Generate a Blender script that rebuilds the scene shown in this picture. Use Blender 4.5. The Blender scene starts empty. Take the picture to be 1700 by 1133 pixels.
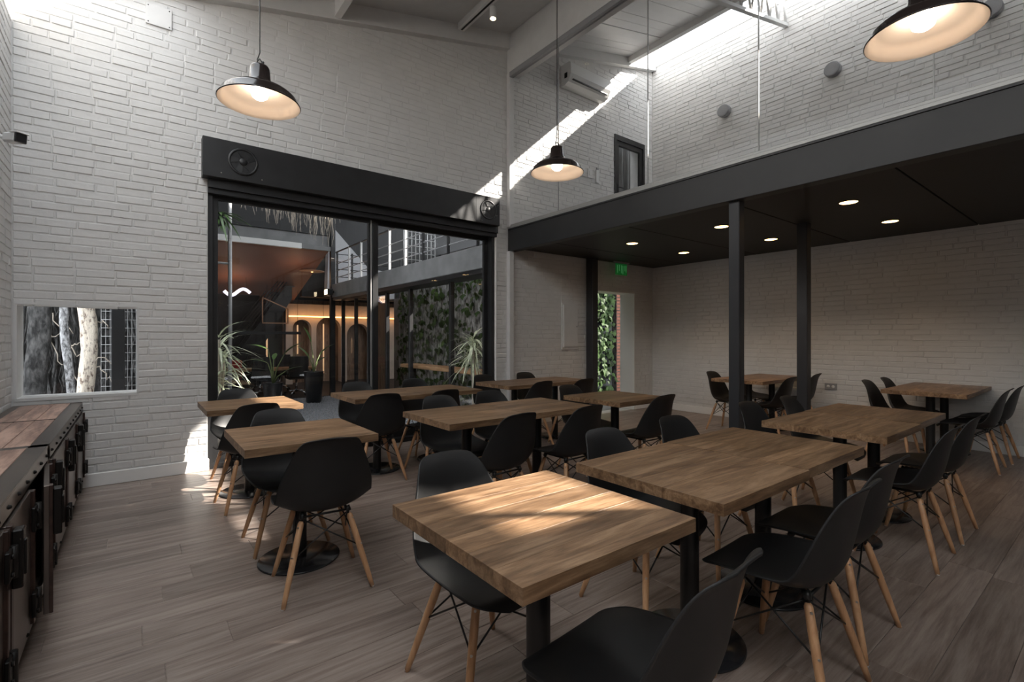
import bpy, math, random
from mathutils import Vector, Matrix
random.seed(7)
S = bpy.context.scene
COL = S.collection
PI = math.pi

# ------------------------------------------------------------------ camera, sky, sun, exposure
TH = math.atan2(629, 811); FPX = 811.0; CXP, CYP, CAMH = 850.0, 560.0, 1.31
cd = bpy.data.cameras.new('camera'); cam = bpy.data.objects.new('camera', cd); COL.objects.link(cam)
cam.location = (0, 0, CAMH); cam.rotation_euler = (PI/2, 0, -TH)
cd.lens = FPX/1700*36; cd.sensor_width = 36; cd.shift_y = -(566.5-CYP)/1700; cd.clip_start = .02
S.camera = cam
W = bpy.data.worlds.new('sky'); S.world = W; W.use_nodes = True
bg = W.node_tree.nodes['Background']; bg.inputs[0].default_value = (.90, .95, 1, 1); bg.inputs[1].default_value = 4.0
sd = bpy.data.lights.new('sun', 'SUN'); sd.energy = 20; sd.color = (1, .93, .84); sd.angle = .0093
sun = bpy.data.objects.new('sun', sd); COL.objects.link(sun)
sun.rotation_euler = Vector((-1, .65, -.885)).to_track_quat('-Z', 'Y').to_euler()
sun.location = (14, -12, 14)
S.view_settings.view_transform = 'Standard'; S.view_settings.look = 'None'
S.view_settings.gamma = 1; S.view_settings.use_curve_mapping = False; S.view_settings.exposure = 0.0
S.cycles.use_denoising = True
S.cycles.max_bounces = 10; S.cycles.diffuse_bounces = 6; S.cycles.transparent_max_bounces = 24
S.cycles.sample_clamp_indirect = 8

def portal(name, loc, rot, sx, sy):
    l = bpy.data.lights.new(name, 'AREA'); l.shape = 'RECTANGLE'; l.size = sx; l.size_y = sy; l.cycles.is_portal = True
    o = bpy.data.objects.new(name, l); COL.objects.link(o); o.location = loc; o.rotation_euler = rot

# ------------------------------------------------------------------ helpers
def fwd(p):
    x, y, z = p
    d = x*math.sin(TH)+y*math.cos(TH); a = x*math.cos(TH)-y*math.sin(TH)
    return d, a
def px(p):
    d, a = fwd(p)
    if d < .05: return None
    return CXP+FPX*a/d, CYP-FPX*(p[2]-CAMH)/d, d

class MB:
    def __init__(s): s.v = []; s.f = []; s.sm = []
    def add(s, vs, fs, smooth=False):
        n = len(s.v); s.v += [tuple(v) for v in vs]; s.f += [tuple(i+n for i in f) for f in fs]; s.sm += [smooth]*len(fs); return s
    def box(s, x0, x1, y0, y1, z0, z1, rx=None):
        vs = [(x, y, z) for z in (z0, z1) for y in (y0, y1) for x in (x0, x1)]
        fs = [(0, 2, 3, 1), (4, 5, 7, 6), (0, 1, 5, 4), (2, 6, 7, 3), (0, 4, 6, 2), (1, 3, 7, 5)]
        if rx is not None: vs = [tuple(rx @ Vector(v)) for v in vs]
        return s.add(vs, fs)
    def bbox(s, x0, x1, y0, y1, z0, z1, b=.004):
        # box with chamfered edges
        cx, cy, cz = (x0+x1)/2, (y0+y1)/2, (z0+z1)/2; hx, hy, hz = (x1-x0)/2, (y1-y0)/2, (z1-z0)/2
        b = min(b, hx*.49, hy*.49, hz*.49); idx = {}; vs = []
        for sx in (-1, 1):
            for sy in (-1, 1):
                for sz in (-1, 1):
                    for ax in range(3):
                        p = [sx*(hx-b), sy*(hy-b), sz*(hz-b)]; p[ax] = (sx*hx, sy*hy, sz*hz)[ax]
                        idx[(sx, sy, sz, ax)] = len(vs); vs.append((cx+p[0], cy+p[1], cz+p[2]))
        fs = []
        def face(keys, n):
            ids = [idx[k] for k in keys]; a, c, d = (Vector(vs[i]) for i in ids[:3])
            if (c-a).cross(d-a).dot(Vector(n)) < 0: ids.reverse()
            fs.append(tuple(ids))
        for ax in range(3):
            o = [i for i in range(3) if i != ax]
            for sg in (-1, 1):
                ks = []
                for (p, q) in ((-1, -1), (1, -1), (1, 1), (-1, 1)):
                    k = [0, 0, 0]; k[ax] = sg; k[o[0]] = p; k[o[1]] = q; ks.append((*k, ax))
                n = [0, 0, 0]; n[ax] = sg; face(ks, n)
            for p in (-1, 1):
                for q in (-1, 1):
                    ks = []
                    for (t, aa) in ((-1, o[0]), (1, o[0]), (1, o[1]), (-1, o[1])):
                        k = [0, 0, 0]; k[ax] = t; k[o[0]] = p; k[o[1]] = q; ks.append((*k, aa))
                    n = [0, 0, 0]; n[o[0]] = p; n[o[1]] = q; face(ks, n)
        for sx in (-1, 1):
            for sy in (-1, 1):
                for sz in (-1, 1):
                    face([(sx, sy, sz, 0), (sx, sy, sz, 1), (sx, sy, sz, 2)], (sx, sy, sz))
        return s.add(vs, fs)
    def tube(s, a, b, r0, r1=None, n=10, cap=True):
        r1 = r0 if r1 is None else r1; a, b = Vector(a), Vector(b); d = (b-a).normalized()
        u = d.orthogonal().normalized(); w = d.cross(u); vs = []
        for c, r in ((a, r0), (b, r1)):
            for i in range(n):
                t = 2*PI*i/n; vs.append(c+(u*math.cos(t)+w*math.sin(t))*r)
        fs = [(i, (i+1) % n, n+(i+1) % n, n+i) for i in range(n)]
        s.add(vs, fs, True)
        if cap: s.add(vs[:n], [tuple(range(n-1, -1, -1))]); s.add(vs[n:], [tuple(range(n))])
        return s
    def path(s, pts, r, n=8, rs=None):
        pts = [Vector(p) for p in pts]; vs = []; m = len(pts)
        u = (pts[1]-pts[0]).orthogonal().normalized()
        for i, p in enumerate(pts):
            d = (pts[min(i+1, m-1)]-pts[max(i-1, 0)]).normalized()
            u = (u-d*u.dot(d)).normalized(); w = d.cross(u); rr = rs[i] if rs else r
            for k in range(n):
                t = 2*PI*k/n; vs.append(p+(u*math.cos(t)+w*math.sin(t))*rr)
        fs = [(i*n+k, i*n+(k+1) % n, (i+1)*n+(k+1) % n, (i+1)*n+k) for i in range(m-1) for k in range(n)]
        s.add(vs, fs, True); s.add(vs[:n], [tuple(range(n-1, -1, -1))]); s.add(vs[-n:], [tuple(range(n))]); return s
    def lathe(s, prof, c=(0, 0, 0), n=40, axis='z', cap=False):
        vs = []
        for r, h in prof:
            for i in range(n):
                t = 2*PI*i/n; x, y = r*math.cos(t), r*math.sin(t)
                p = {'z': (x, y, h), 'y': (x, h, -y), 'x': (h, x, y)}[axis]
                vs.append((p[0]+c[0], p[1]+c[1], p[2]+c[2]))
        m = len(prof)
        fs = [(i*n+k, i*n+(k+1) % n, (i+1)*n+(k+1) % n, (i+1)*n+k) for i in range(m-1) for k in range(n)]
        s.add(vs, fs, True)
        if cap: s.add(vs[:n], [tuple(range(n-1, -1, -1))]); s.add(vs[-n:], [tuple(range(n))])
        return s
    def prism(s, poly, lo, hi, axis='y'):
        # polygon in the plane across axis, extruded lo..hi
        def P(a, b, t): return {'y': (a, t, b), 'x': (t, a, b), 'z': (a, b, t)}[axis]
        n = len(poly); vs = [P(a, b, lo) for a, b in poly]+[P(a, b, hi) for a, b in poly]
        fs = [tuple(range(n-1, -1, -1)), tuple(range(n, 2*n))]+[(i, (i+1) % n, n+(i+1) % n, n+i) for i in range(n)]
        return s.add(vs, fs)
    def mesh(s, name):
        m = bpy.data.meshes.new(name); m.from_pydata(s.v, [], s.f); m.update()
        m.polygons.foreach_set('use_smooth', s.sm); return m
    def build(s, name, mat, parent=None, loc=None, fix=True):
        m = s.mesh(name)
        if fix:
            import bmesh
            b = bmesh.new(); b.from_mesh(m); bmesh.ops.remove_doubles(b, verts=b.verts, dist=1e-6)
            bmesh.ops.recalc_face_normals(b, faces=b.faces); b.to_mesh(m); b.free()
        return obj(name, m, mat, parent, loc)

def obj(name, mesh, mat, parent=None, loc=None):
    o = bpy.data.objects.new(name, mesh); COL.objects.link(o)
    if mat is not None and not mesh.materials: mesh.materials.append(mat)
    if parent is not None: o.parent = parent
    if loc: o.location = loc
    return o
def tag(o, label=None, cat=None, group=None, kind=None):
    if label: o['label'] = label
    if cat: o['category'] = cat
    if group: o['group'] = group
    if kind: o['kind'] = kind
    return o
def thing(name, label, cat, loc=(0, 0, 0), rz=0, group=None):
    o = bpy.data.objects.new(name, None); COL.objects.link(o); o.location = loc; o.rotation_euler = (0, 0, rz)
    o.empty_display_size = .1
    return tag(o, label, cat, group)
def struct(name, label=None, loc=(0, 0, 0)):
    o = bpy.data.objects.new(name, None); COL.objects.link(o); o.location = loc; o.empty_display_size = .1
    return tag(o, label, None, None, 'structure')
def copy_tree(o, parent=None):
    c = o.copy(); COL.objects.link(c)
    if parent is not None: c.parent = parent
    for ch in o.children: copy_tree(ch, c)
    return c

# ------------------------------------------------------------------ materials
def nodes(name):
    m = bpy.data.materials.new(name); m.use_nodes = True; nt = m.node_tree; b = nt.nodes['Principled BSDF']
    return m, nt, b
def N(nt, t, **kw):
    n = nt.nodes.new(t)
    for k, v in kw.items(): setattr(n, k, v)
    return n
def plain(name, col, rough=.5, metal=0, spec=.5, var=.0, scale=8, bump=0, bscale=40, rvar=0):
    m, nt, b = nodes(name); L = nt.links
    b.inputs['Base Color'].default_value = (*col, 1); b.inputs['Roughness'].default_value = rough
    b.inputs['Metallic'].default_value = metal; b.inputs['Specular IOR Level'].default_value = spec
    tc = N(nt, 'ShaderNodeTexCoord')
    if var or rvar:
        no = N(nt, 'ShaderNodeTexNoise'); no.inputs['Scale'].default_value = scale; no.inputs['Detail'].default_value = 5
        L.new(tc.outputs['Object'], no.inputs['Vector'])
        if var:
            r = N(nt, 'ShaderNodeValToRGB'); r.color_ramp.elements[0].position = .3; r.color_ramp.elements[1].position = .7
            r.color_ramp.elements[0].color = (*[c*(1-var) for c in col], 1); r.color_ramp.elements[1].color = (*[min(1, c*(1+var)) for c in col], 1)
            L.new(no.outputs[0], r.inputs[0]); L.new(r.outputs[0], b.inputs['Base Color'])
        if rvar:
            mr = N(nt, 'ShaderNodeMapRange'); mr.inputs[3].default_value = rough-rvar; mr.inputs[4].default_value = rough+rvar
            L.new(no.outputs[0], mr.inputs[0]); L.new(mr.outputs[0], b.inputs['Roughness'])
    if bump:
        n2 = N(nt, 'ShaderNodeTexNoise'); n2.inputs['Scale'].default_value = bscale; n2.inputs['Detail'].default_value = 4
        bp = N(nt, 'ShaderNodeBump'); bp.inputs['Strength'].default_value = bump; bp.inputs['Distance'].default_value = .01
        L.new(tc.outputs['Object'], n2.inputs['Vector']); L.new(n2.outputs[0], bp.inputs['Height']); L.new(bp.outputs[0], b.inputs['Normal'])
    return m
def wood(name, dark, mid, light, scale=(1.2, 16, 16), rough=.45, rnd=.35, knots=0, bump=.08, spec=.5):
    m, nt, b = nodes(name); L = nt.links
    tc = N(nt, 'ShaderNodeTexCoord'); oi = N(nt, 'ShaderNodeObjectInfo')
    mul = N(nt, 'ShaderNodeMath', operation='MULTIPLY'); mul.inputs[1].default_value = 37
    L.new(oi.outputs['Random'], mul.inputs[0])
    ad = N(nt, 'ShaderNodeVectorMath', operation='ADD'); cb = N(nt, 'ShaderNodeCombineXYZ')
    for i in range(3): L.new(mul.outputs[0], cb.inputs[i])
    L.new(tc.outputs['Object'], ad.inputs[0]); L.new(cb.outputs[0], ad.inputs[1])
    mp = N(nt, 'ShaderNodeMapping'); mp.inputs['Scale'].default_value = scale; L.new(ad.outputs[0], mp.inputs[0])
    n1 = N(nt, 'ShaderNodeTexNoise'); n1.inputs['Scale'].default_value = 1.6; n1.inputs['Detail'].default_value = 7; n1.inputs['Distortion'].default_value = 1.1
    n2 = N(nt, 'ShaderNodeTexNoise'); n2.inputs['Scale'].default_value = 9; n2.inputs['Detail'].default_value = 6; n2.inputs['Roughness'].default_value = .7
    L.new(mp.outputs[0], n1.inputs['Vector']); L.new(mp.outputs[0], n2.inputs['Vector'])
    mx = N(nt, 'ShaderNodeMath', operation='MULTIPLY_ADD'); mx.inputs[1].default_value = .35
    L.new(n2.outputs[0], mx.inputs[0])
    sc = N(nt, 'ShaderNodeMath', operation='MULTIPLY'); sc.inputs[1].default_value = .65; L.new(n1.outputs[0], sc.inputs[0]); L.new(sc.outputs[0], mx.inputs[2])
    r = N(nt, 'ShaderNodeValToRGB'); e = r.color_ramp.elements
    e[0].position = .36; e[0].color = (*dark, 1); e[1].position = .63; e[1].color = (*light, 1)
    k = e.new(.5); k.color = (*mid, 1); L.new(mx.outputs[0], r.inputs[0])
    hv = N(nt, 'ShaderNodeHueSaturation')
    mr = N(nt, 'ShaderNodeMapRange'); mr.inputs[3].default_value = 1-rnd; mr.inputs[4].default_value = 1+rnd
    L.new(oi.outputs['Random'], mr.inputs[0]); L.new(mr.outputs[0], hv.inputs['Value']); L.new(r.outputs[0], hv.inputs['Color'])
    L.new(hv.outputs[0], b.inputs['Base Color']); b.inputs['Roughness'].default_value = rough; b.inputs['Specular IOR Level'].default_value = spec
    bp = N(nt, 'ShaderNodeBump'); bp.inputs['Strength'].default_value = bump; bp.inputs['Distance'].default_value = .004
    L.new(mx.outputs[0], bp.inputs['Height']); L.new(bp.outputs[0], b.inputs['Normal'])
    return m
def mottle(name, c0, c1, scale, p0=.42, p1=.62):
    m, nt, b = nodes(name); L = nt.links; tc = N(nt, 'ShaderNodeTexCoord'); mp = N(nt, 'ShaderNodeMapping'); mp.inputs['Scale'].default_value = (1, 1, .45)
    no = N(nt, 'ShaderNodeTexNoise'); no.inputs['Scale'].default_value = scale; no.inputs['Detail'].default_value = 8; no.inputs['Roughness'].default_value = .7
    r = N(nt, 'ShaderNodeValToRGB'); e = r.color_ramp.elements; e[0].position = p0; e[1].position = p1; e[0].color = (*c0, 1); e[1].color = (*c1, 1)
    bp = N(nt, 'ShaderNodeBump'); bp.inputs['Strength'].default_value = 1; bp.inputs['Distance'].default_value = .02
    L.new(tc.outputs['Object'], mp.inputs[0]); L.new(mp.outputs[0], no.inputs['Vector']); L.new(no.outputs[0], r.inputs[0]); L.new(r.outputs[0], b.inputs['Base Color'])
    L.new(no.outputs[0], bp.inputs['Height']); L.new(bp.outputs[0], b.inputs['Normal']); b.inputs['Roughness'].default_value = .85; return m
def glass(name, base=.03, amp=.85, tint=(1, 1, 1)):
    m = bpy.data.materials.new(name); m.use_nodes = True; nt = m.node_tree; nt.nodes.clear(); L = nt.links
    out = N(nt, 'ShaderNodeOutputMaterial'); mix = N(nt, 'ShaderNodeMixShader'); tr = N(nt, 'ShaderNodeBsdfTransparent'); gl = N(nt, 'ShaderNodeBsdfGlossy')
    tr.inputs[0].default_value = (*tint, 1); gl.inputs['Roughness'].default_value = .0
    lw = N(nt, 'ShaderNodeLayerWeight'); lw.inputs[0].default_value = .5
    pw = N(nt, 'ShaderNodeMath', operation='POWER'); pw.inputs[1].default_value = 5
    ma = N(nt, 'ShaderNodeMath', operation='MULTIPLY_ADD'); ma.inputs[1].default_value = amp; ma.inputs[2].default_value = base
    L.new(lw.outputs['Facing'], pw.inputs[0]); L.new(pw.outputs[0], ma.inputs[0]); L.new(ma.outputs[0], mix.inputs[0])
    L.new(tr.outputs[0], mix.inputs[1]); L.new(gl.outputs[0], mix.inputs[2]); L.new(mix.outputs[0], out.inputs[0])
    return m
def emit(name, col, st):
    m, nt, b = nodes(name); b.inputs['Base Color'].default_value = (*[min(1, c) for c in col], 1)
    b.inputs['Emission Color'].default_value = (*col, 1); b.inputs['Emission Strength'].default_value = st; return m

M = dict(
    brick=plain('painted brick', (.66, .65, .635), .55, var=.05, scale=5, bump=.22, bscale=22),
    paint=plain('white paint', (.66, .655, .645), .5, var=.03, bump=.05, bscale=60),
    mortar=plain('painted mortar', (.64, .63, .615), .6, var=.04, bump=.3, bscale=40),
    ceil=plain('ceiling paint', (.55, .55, .55), .6, var=.03),
    board=plain('white ceiling board', (.72, .72, .72), .35, var=.04, scale=3),
    base=plain('white skirting', (.8, .79, .77), .35),
    black=plain('black steel', (.018, .018, .019), .42, var=.25, scale=6),
    grey_steel=plain('dark grey steel', (.021, .0215, .0225), .45, var=.25, scale=2.5, rvar=.08),
    soffit=plain('dark ceiling board', (.012, .0115, .011), .55, var=.15),
    post=plain('painted steel post', (.03, .031, .035), .45),
    alu=plain('pale aluminium', (.36, .36, .35), .4, metal=.5),
    plastic=plain('black plastic', (.017, .017, .0175), .5, spec=.4, var=.08, bump=.02, bscale=300),
    wire=plain('black wire', (.01, .01, .01), .4),
    screw=plain('steel screw', (.45, .42, .38), .3, metal=1),
    top=wood('oak table top', (.105, .056, .028), (.225, .132, .070), (.36, .23, .135), (1.6, 15, 15), .4, .24, bump=.12),
    leg=wood('beech leg', (.42, .22, .11), (.52, .29, .15), (.60, .36, .20), (14, 14, 1.3), .42, .1, bump=.03),
    floor=wood('oak floor plank', (.16, .120, .100), (.262, .206, .176), (.35, .288, .25), (.9, 13, 13), .36, .15, bump=.06),
    cabwood=wood('aged cabinet board', (.17, .10, .078), (.36, .225, .17), (.55, .37, .29), (9, 1.2, 9), .4, .35, bump=.1),
    cabdark=wood('dark timber frame', (.022, .011, .008), (.04, .02, .015), (.06, .032, .024), (9, 1.2, 9), .4, .2),
    cabmetal=plain('brown grey sheet steel', (.16, .135, .12), .38, metal=.75, var=.2, scale=4, rvar=.1),
    cabrim=plain('worn steel rim', (.15, .127, .113), .36, metal=.85, var=.3, scale=7, rvar=.1),
    iron=plain('black iron', (.015, .013, .012), .45, metal=.5),
    shade_out=plain('dark bronze enamel', (.016, .011, .010), .16),
    shade_in=plain('cream enamel', (.82, .70, .58), .4),
    bulb=emit('lamp bulb', (1, .89, .77), 14),
    down=emit('downlight lens', (1, .62, .25), 9),
    spot=emit('spot lens', (1, .8, .5), 14),
    white_pl=plain('white plastic', (.72, .72, .71), .35),
    grey_pl=plain('grey plastic', (.30, .30, .31), .45),
    dark_pl=plain('smoked plastic', (.02, .02, .022), .2),
    green=emit('exit panel', (.03, .4, .08), .07),
    green2=emit('exit panel stroke', (.2, .8, .3), .13),
    glass=glass('window glass', .035, .6),
    rail_glass=glass('railing glass', .008, .35),
    sky_glass=glass('skylight glass', .0, .3),
    gravel=plain('grey gravel', (.30, .31, .33), .8, var=.5, scale=60),
    pot=plain('black planter', (.012, .012, .013), .45),
    soil=plain('soil', (.03, .022, .016), .9),
    leafg=plain('strelitzia leaf', (.10, .19, .055), .35, var=.3, scale=12),
    leafd=plain('ivy leaf', (.028, .055, .013), .6, spec=.2, var=.55, scale=6),
    leafd2=plain('ivy leaf pale', (.052, .088, .022), .6, spec=.2, var=.4, scale=6),
    leafp=plain('variegated leaf', (.60, .64, .46), .4, var=.35, scale=14),
    stem=plain('plant stem', (.16, .2, .08), .5),
    root=plain('dry root', (.46, .40, .33), .7, var=.3),
    bark=mottle('pale bark', (.16, .085, .05), (.95, .84, .70), 34, .36, .5), vine_wall=mottle('vine stained wall', (.05, .05, .045), (.42, .42, .41), 11, .4, .58), grey_bark=mottle('grey bark', (.03, .03, .03), (.55, .55, .56), 30, .4, .6),  # pale bark is lightened so its trunk looks sunlit
    barkd=mottle('dark bark', (.006, .006, .006), (.10, .098, .095), 16),
    redbrick=plain('red brick', (.17, .06, .035), .75, var=.35, scale=9, bump=.5, bscale=30),
    concrete=plain('grey render', (.22, .22, .22), .7, var=.2, scale=3, bump=.1),
    cream=plain('cream plaster', (.62, .52, .43), .6, var=.05),
    brown=plain('terracotta ceiling', (.26, .11, .06), .6, var=.12, scale=1.5),
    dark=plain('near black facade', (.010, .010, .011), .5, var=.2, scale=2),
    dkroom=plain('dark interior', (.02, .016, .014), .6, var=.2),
    led=emit('warm strip light', (1, .5, .18), 5),
    tubel=emit('warm tube', (1, .6, .32), .6),
    neon=emit('white tube sign', (.85, .82, 1), 1.6),
    disc=plain('copper disc', (.45, .25, .15), .4),
    bar=wood('bar slab', (.24, .13, .06), (.38, .22, .11), (.5, .31, .17), (9, 1.2, 9), .45, .1),
    knotty=wood('knotty panel', (.12, .07, .045), (.25, .16, .10), (.32, .22, .15), (9, 9, 1.2), .55, .1),
    mesh=plain('galvanised wire', (.5, .5, .5), .4, metal=.7),
    red=plain('red enamel', (.4, .03, .03), .4),
    bwall=plain('pale building', (.6, .61, .63), .7, var=.03),
    chrome=plain('chrome', (.6, .6, .6), .15, metal=1),
)

# ------------------------------------------------------------------ dimensions
YA, XR, XL, YB = 5.63, 7.70, -.78, -8.0      # window wall, brick side wall, left wall, wall behind
WT = .30
XM = 4.29                                      # mezzanine front
ZS = 2.60                                      # soffit
def zc(x): return 4.88+.228*(x-.87)            # underside of the roof
portal('skylight_portal', (7.34, 2.6, 6.7), (0, 0, 0), .8, 6)
portal('skylight_portal', (7.34, -5.25, 6.7), (0, 0, 0), .8, 5.5)
portal('skylight_portal', (-.19, -1.2, 4.98), (0, 0, 0), 1.18, 13.6)

# ------------------------------------------------------------------ floor
fl = struct('floor', 'grey brown oak plank floor')
MB().box(XL-.3, XR+.3, YB, YA+.05, -.2, -.005).build('subfloor', M['floor'], fl)
PW, rows = .19, []
pm = {}
y = YA
r = 0
while y > -1.1:
    x = XL-random.uniform(0, 1.2)
    while x < XR:
        ln = random.choice((1.22, 1.22, 1.4, .95)); a, b_ = max(x, XL), min(x+ln, XR)
        if b_-a > .08:
            key = round(b_-a, 2)
            if key not in pm: pm[key] = MB().bbox(-key/2+.001, key/2-.001, -PW/2+.001, PW/2-.001, -.004, 0, .0012).mesh('plank')
            obj('plank', pm[key], M['floor'], fl, ((a+b_)/2, y-PW/2, 0))
        x += ln
    y -= PW; r += 1

# ------------------------------------------------------------------ walls
def cut_slab(mb, u0, u1, z0, z1, holes, put):
    us = sorted({u0, u1, *[h[0] for h in holes], *[h[1] for h in holes]}); zs = sorted({z0, z1, *[h[2] for h in holes], *[h[3] for h in holes]})
    us = [u for u in us if u0 <= u <= u1]; zs = [z for z in zs if z0 <= z <= z1]
    for i in range(len(us)-1):
        for j in range(len(zs)-1):
            c, d = (us[i]+us[i+1])/2, (zs[j]+zs[j+1])/2
            if any(h[0] < c < h[1] and h[2] < d < h[3] for h in holes): continue
            put(us[i], us[i+1], zs[j], zs[j+1])

BL, BH, BG = .262, .0685, .0085
def brick_mb(l, h, j=0.0, rnd=None, dep=.008):
    hl, hh = l/2, h/2; q = lambda: (rnd.uniform(-j, j) if rnd else 0)
    m = MB(); vs = []
    for (x, z) in ((-hl, -hh), (hl, -hh), (hl, hh), (-hl, hh)): vs.append((x, dep, z))
    e = .0022
    for (x, z) in ((-hl+e, -hh+e*.7), (hl-e, -hh+e*.7), (hl-e, hh-e*.7), (-hl+e, hh-e*.7)): vs.append((x+q(), .0032+q()*.3, z+q()*.7))
    e = .0062
    for (x, z) in ((-hl+e, -hh+e*.75), (hl-e, -hh+e*.75), (hl-e, hh-e*.75), (-hl+e, hh-e*.75)): vs.append((x+q(), q()*.4, z+q()*.7))
    fs = []
    for k in (0, 4):
        for i in range(4):
            n = (i+1) % 4; fs.append((k+i, k+n, k+4+n, k+4+i))
    fs.append((8, 9, 10, 11)); return m.add(vs, fs, False)
def bricks(parent, P, rz, u0, u1, z0, z1, holes, ztop, seed, cap=300):
    # P(u, z, depth) -> world;   bricks of one painted wall, the largest in view as objects
    rnd = random.Random(seed); items = []; z = z0; k = 0
    while z < z1:
        u = u0-(BL/2 if k % 2 else 0)-rnd.uniform(0, .03)
        while u < u1:
            l = BL*rnd.choice((1, 1, 1, 1, 1, 1.06, .93, 1.03, .97, .52))
            segs = [(max(u, u0), min(u+l, u1))]
            for h in holes:
                if z+BH*.6 > h[2] and z+BH*.4 < h[3]:
                    ns = []
                    for a, b_ in segs:
                        if b_ <= h[0] or a >= h[1]: ns.append((a, b_)); continue
                        if a < h[0]: ns.append((a, h[0]))
                        if b_ > h[1]: ns.append((h[1], b_))
                    segs = ns
            for a, b_ in segs:
                if b_-a > .03 and z+BH < ztop((a+b_)/2)+.02: items.append(((a+b_)/2, z+BH/2, b_-a-BG))
            u += l
        z += BH; k += 1
    sc = []
    for it in items:
        c = P(it[0], it[1], 0); q = px(c)
        if q is None or not (-10 < q[0] < 1710 and -5 < q[1] < 1140): sc.append((0, it)); continue
        a = px(P(it[0]-it[2]/2, it[1], 0)); b_ = px(P(it[0]+it[2]/2, it[1], 0))
        if a is None or b_ is None: sc.append((0, it)); continue
        sc.append((abs(a[0]-b_[0])*FPX*BH/q[2], it))
    sc.sort(key=lambda t: -t[0])
    var = {}
    rest = MB(); nb = 0
    R = Matrix.Rotation(rz, 3, 'Z')
    for n, (s, it) in enumerate(sc):
        dep = rnd.uniform(-.0018, .0038); tw = rnd.uniform(-.011, .011); it = (it[0], it[1]+rnd.uniform(-.003, .003), it[2])
        if n < cap and s > 0:
            key = (round(it[2], 2), rnd.randrange(3))
            if key not in var: var[key] = brick_mb(key[0], BH-BG, .0022, rnd).mesh('brick')
            o = obj('brick', var[key], M['brick'], parent); o.location = P(it[0], it[1], dep); o.rotation_euler = (0, tw, rz)
        elif s > 0 or n < cap:
            b_ = brick_mb(it[2], BH-BG, .0022, rnd); c = Vector(P(it[0], it[1], dep)); RR = R @ Matrix.Rotation(tw, 3, 'Y')
            rest.add([c+RR @ Vector(v) for v in b_.v], b_.f, False); nb += 1
    if nb: tag(rest.build('brick_field', M['brick'], parent, fix=False), kind='stuff')

# --- window wall
wb = struct('wall_back', 'white painted brick wall with the glazed courtyard door')
DH = (.58, 4.08, -.01, 2.90); WH = (-.755, .03, .80, 1.585); PH = (6.03, 7.17, -.01, 2.10); UH = (6.64, 7.43, 2.9, 4.83)
holesA = [DH, WH, PH, UH]
m = MB()
cut_slab(m, XL-.3, XR+.3, -.2, 6.9, holesA, lambda a, b_, c, d: m.box(a, b_, YA+.0062, YA+WT, c, d))
m.build('wall_body', M['mortar'], wb)
bricks(wb, lambda u, z, d: (u, YA+d, z), 0, XL, XR, .12, 6.4, holesA+[(XM-.02, XM+.1, 0, 7), (XM, XR, ZS, 2.9)], lambda u: zc(u)-.21 if u < 6.9 else 6.34, 1)
# reveal linings (plastered) of the small window and the doorway
m = MB()
for (a, b_, c, d) in ((WH[0]-.005, WH[1]+.005, WH[2]-.02, WH[2]+.005), (WH[0]-.005, WH[1]+.005, WH[3]-.005, WH[3]+.012)): m.box(a, b_, YA-.002, YA+WT, c, d)
m.box(WH[0]-.015, WH[0]+.004, YA-.002, YA+WT, WH[2], WH[3]); m.box(WH[1]-.004, WH[1]+.012, YA-.002, YA+WT, WH[2], WH[3])
tag(m.build('trim_1', M['paint']), 'white plastered reveal of the small garden window', kind='structure')
m = MB(); m.box(PH[1]-.006, PH[1]+.012, YA-.003, YA+WT+.02, 0, PH[3]); m.box(PH[0], PH[1]+.012, YA-.003, YA+WT+.02, PH[3]-.006, PH[3]+.012); m.box(PH[0]-.012, PH[0]+.006, YA-.003, YA+WT, 0, PH[3])
d1 = tag(m.build('trim_2', M['base']), 'white plastered reveal of the garden doorway', kind='structure')
m = MB(); m.box(DH[1]-.006, DH[1]+.012, YA-.003, YA+.16, 0, DH[3]); tag(m.build('trim_3', M['base']), 'white reveal beside the sliding door', kind='structure')
# white pilaster where the mezzanine meets the wall
tag(MB().bbox(XM-.015, XM+.07, YA-.06, YA+.02, 0, ZS-.05, .006).bbox(XM-.015, XM+.07, YA-.06, YA+.02, 2.9, 5.13, .006).build('trim_4', M['paint']), 'white vertical casing where mezzanine meets brick wall', kind='structure')

# --- side walls and wall behind
wr = struct('wall_right', 'white painted brick wall running behind the mezzanine')
MB().box(XR+.0062, XR+.3, 2.0, YA+.02, -.2, 6.46).box(XR+.0062, XR+.3, -1.2, 2.0, -.2, 6.24).box(XR+.0062, XR+.3, YB, -1.2, -.2, 6.37).build('wall_body', M['mortar'], wr)
bricks(wr, lambda u, z, d: (XR+d, -u, z), -PI/2, -YA, 1.2, .1, 6.23, [(-YA, 3, ZS, 2.93)], lambda u: 6.34, 2)
MB().box(XR-.004, XR+.02, 2.0, YA, 6.34, 6.46).build('wall_cap', M['paint'], wr)
wl = struct('wall_left', 'white painted brick wall behind the steel cabinets')
MB().box(XL-.3, XL-.0062, YB, YA+.02, -.2, 4.6).build('wall_body', M['mortar'], wl)
bricks(wl, lambda u, z, d: (XL-d, u, z), PI/2, 4.6, YA, .1, 4.5, [], lambda u: 9, 3)
wf = struct('wall_front', 'grey rendered end wall of the dining hall')
MB().box(XL-.3, XR+.3, YB-.3, YB, -.2, 7).build('wall_body', M['concrete'], wf)
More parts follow.
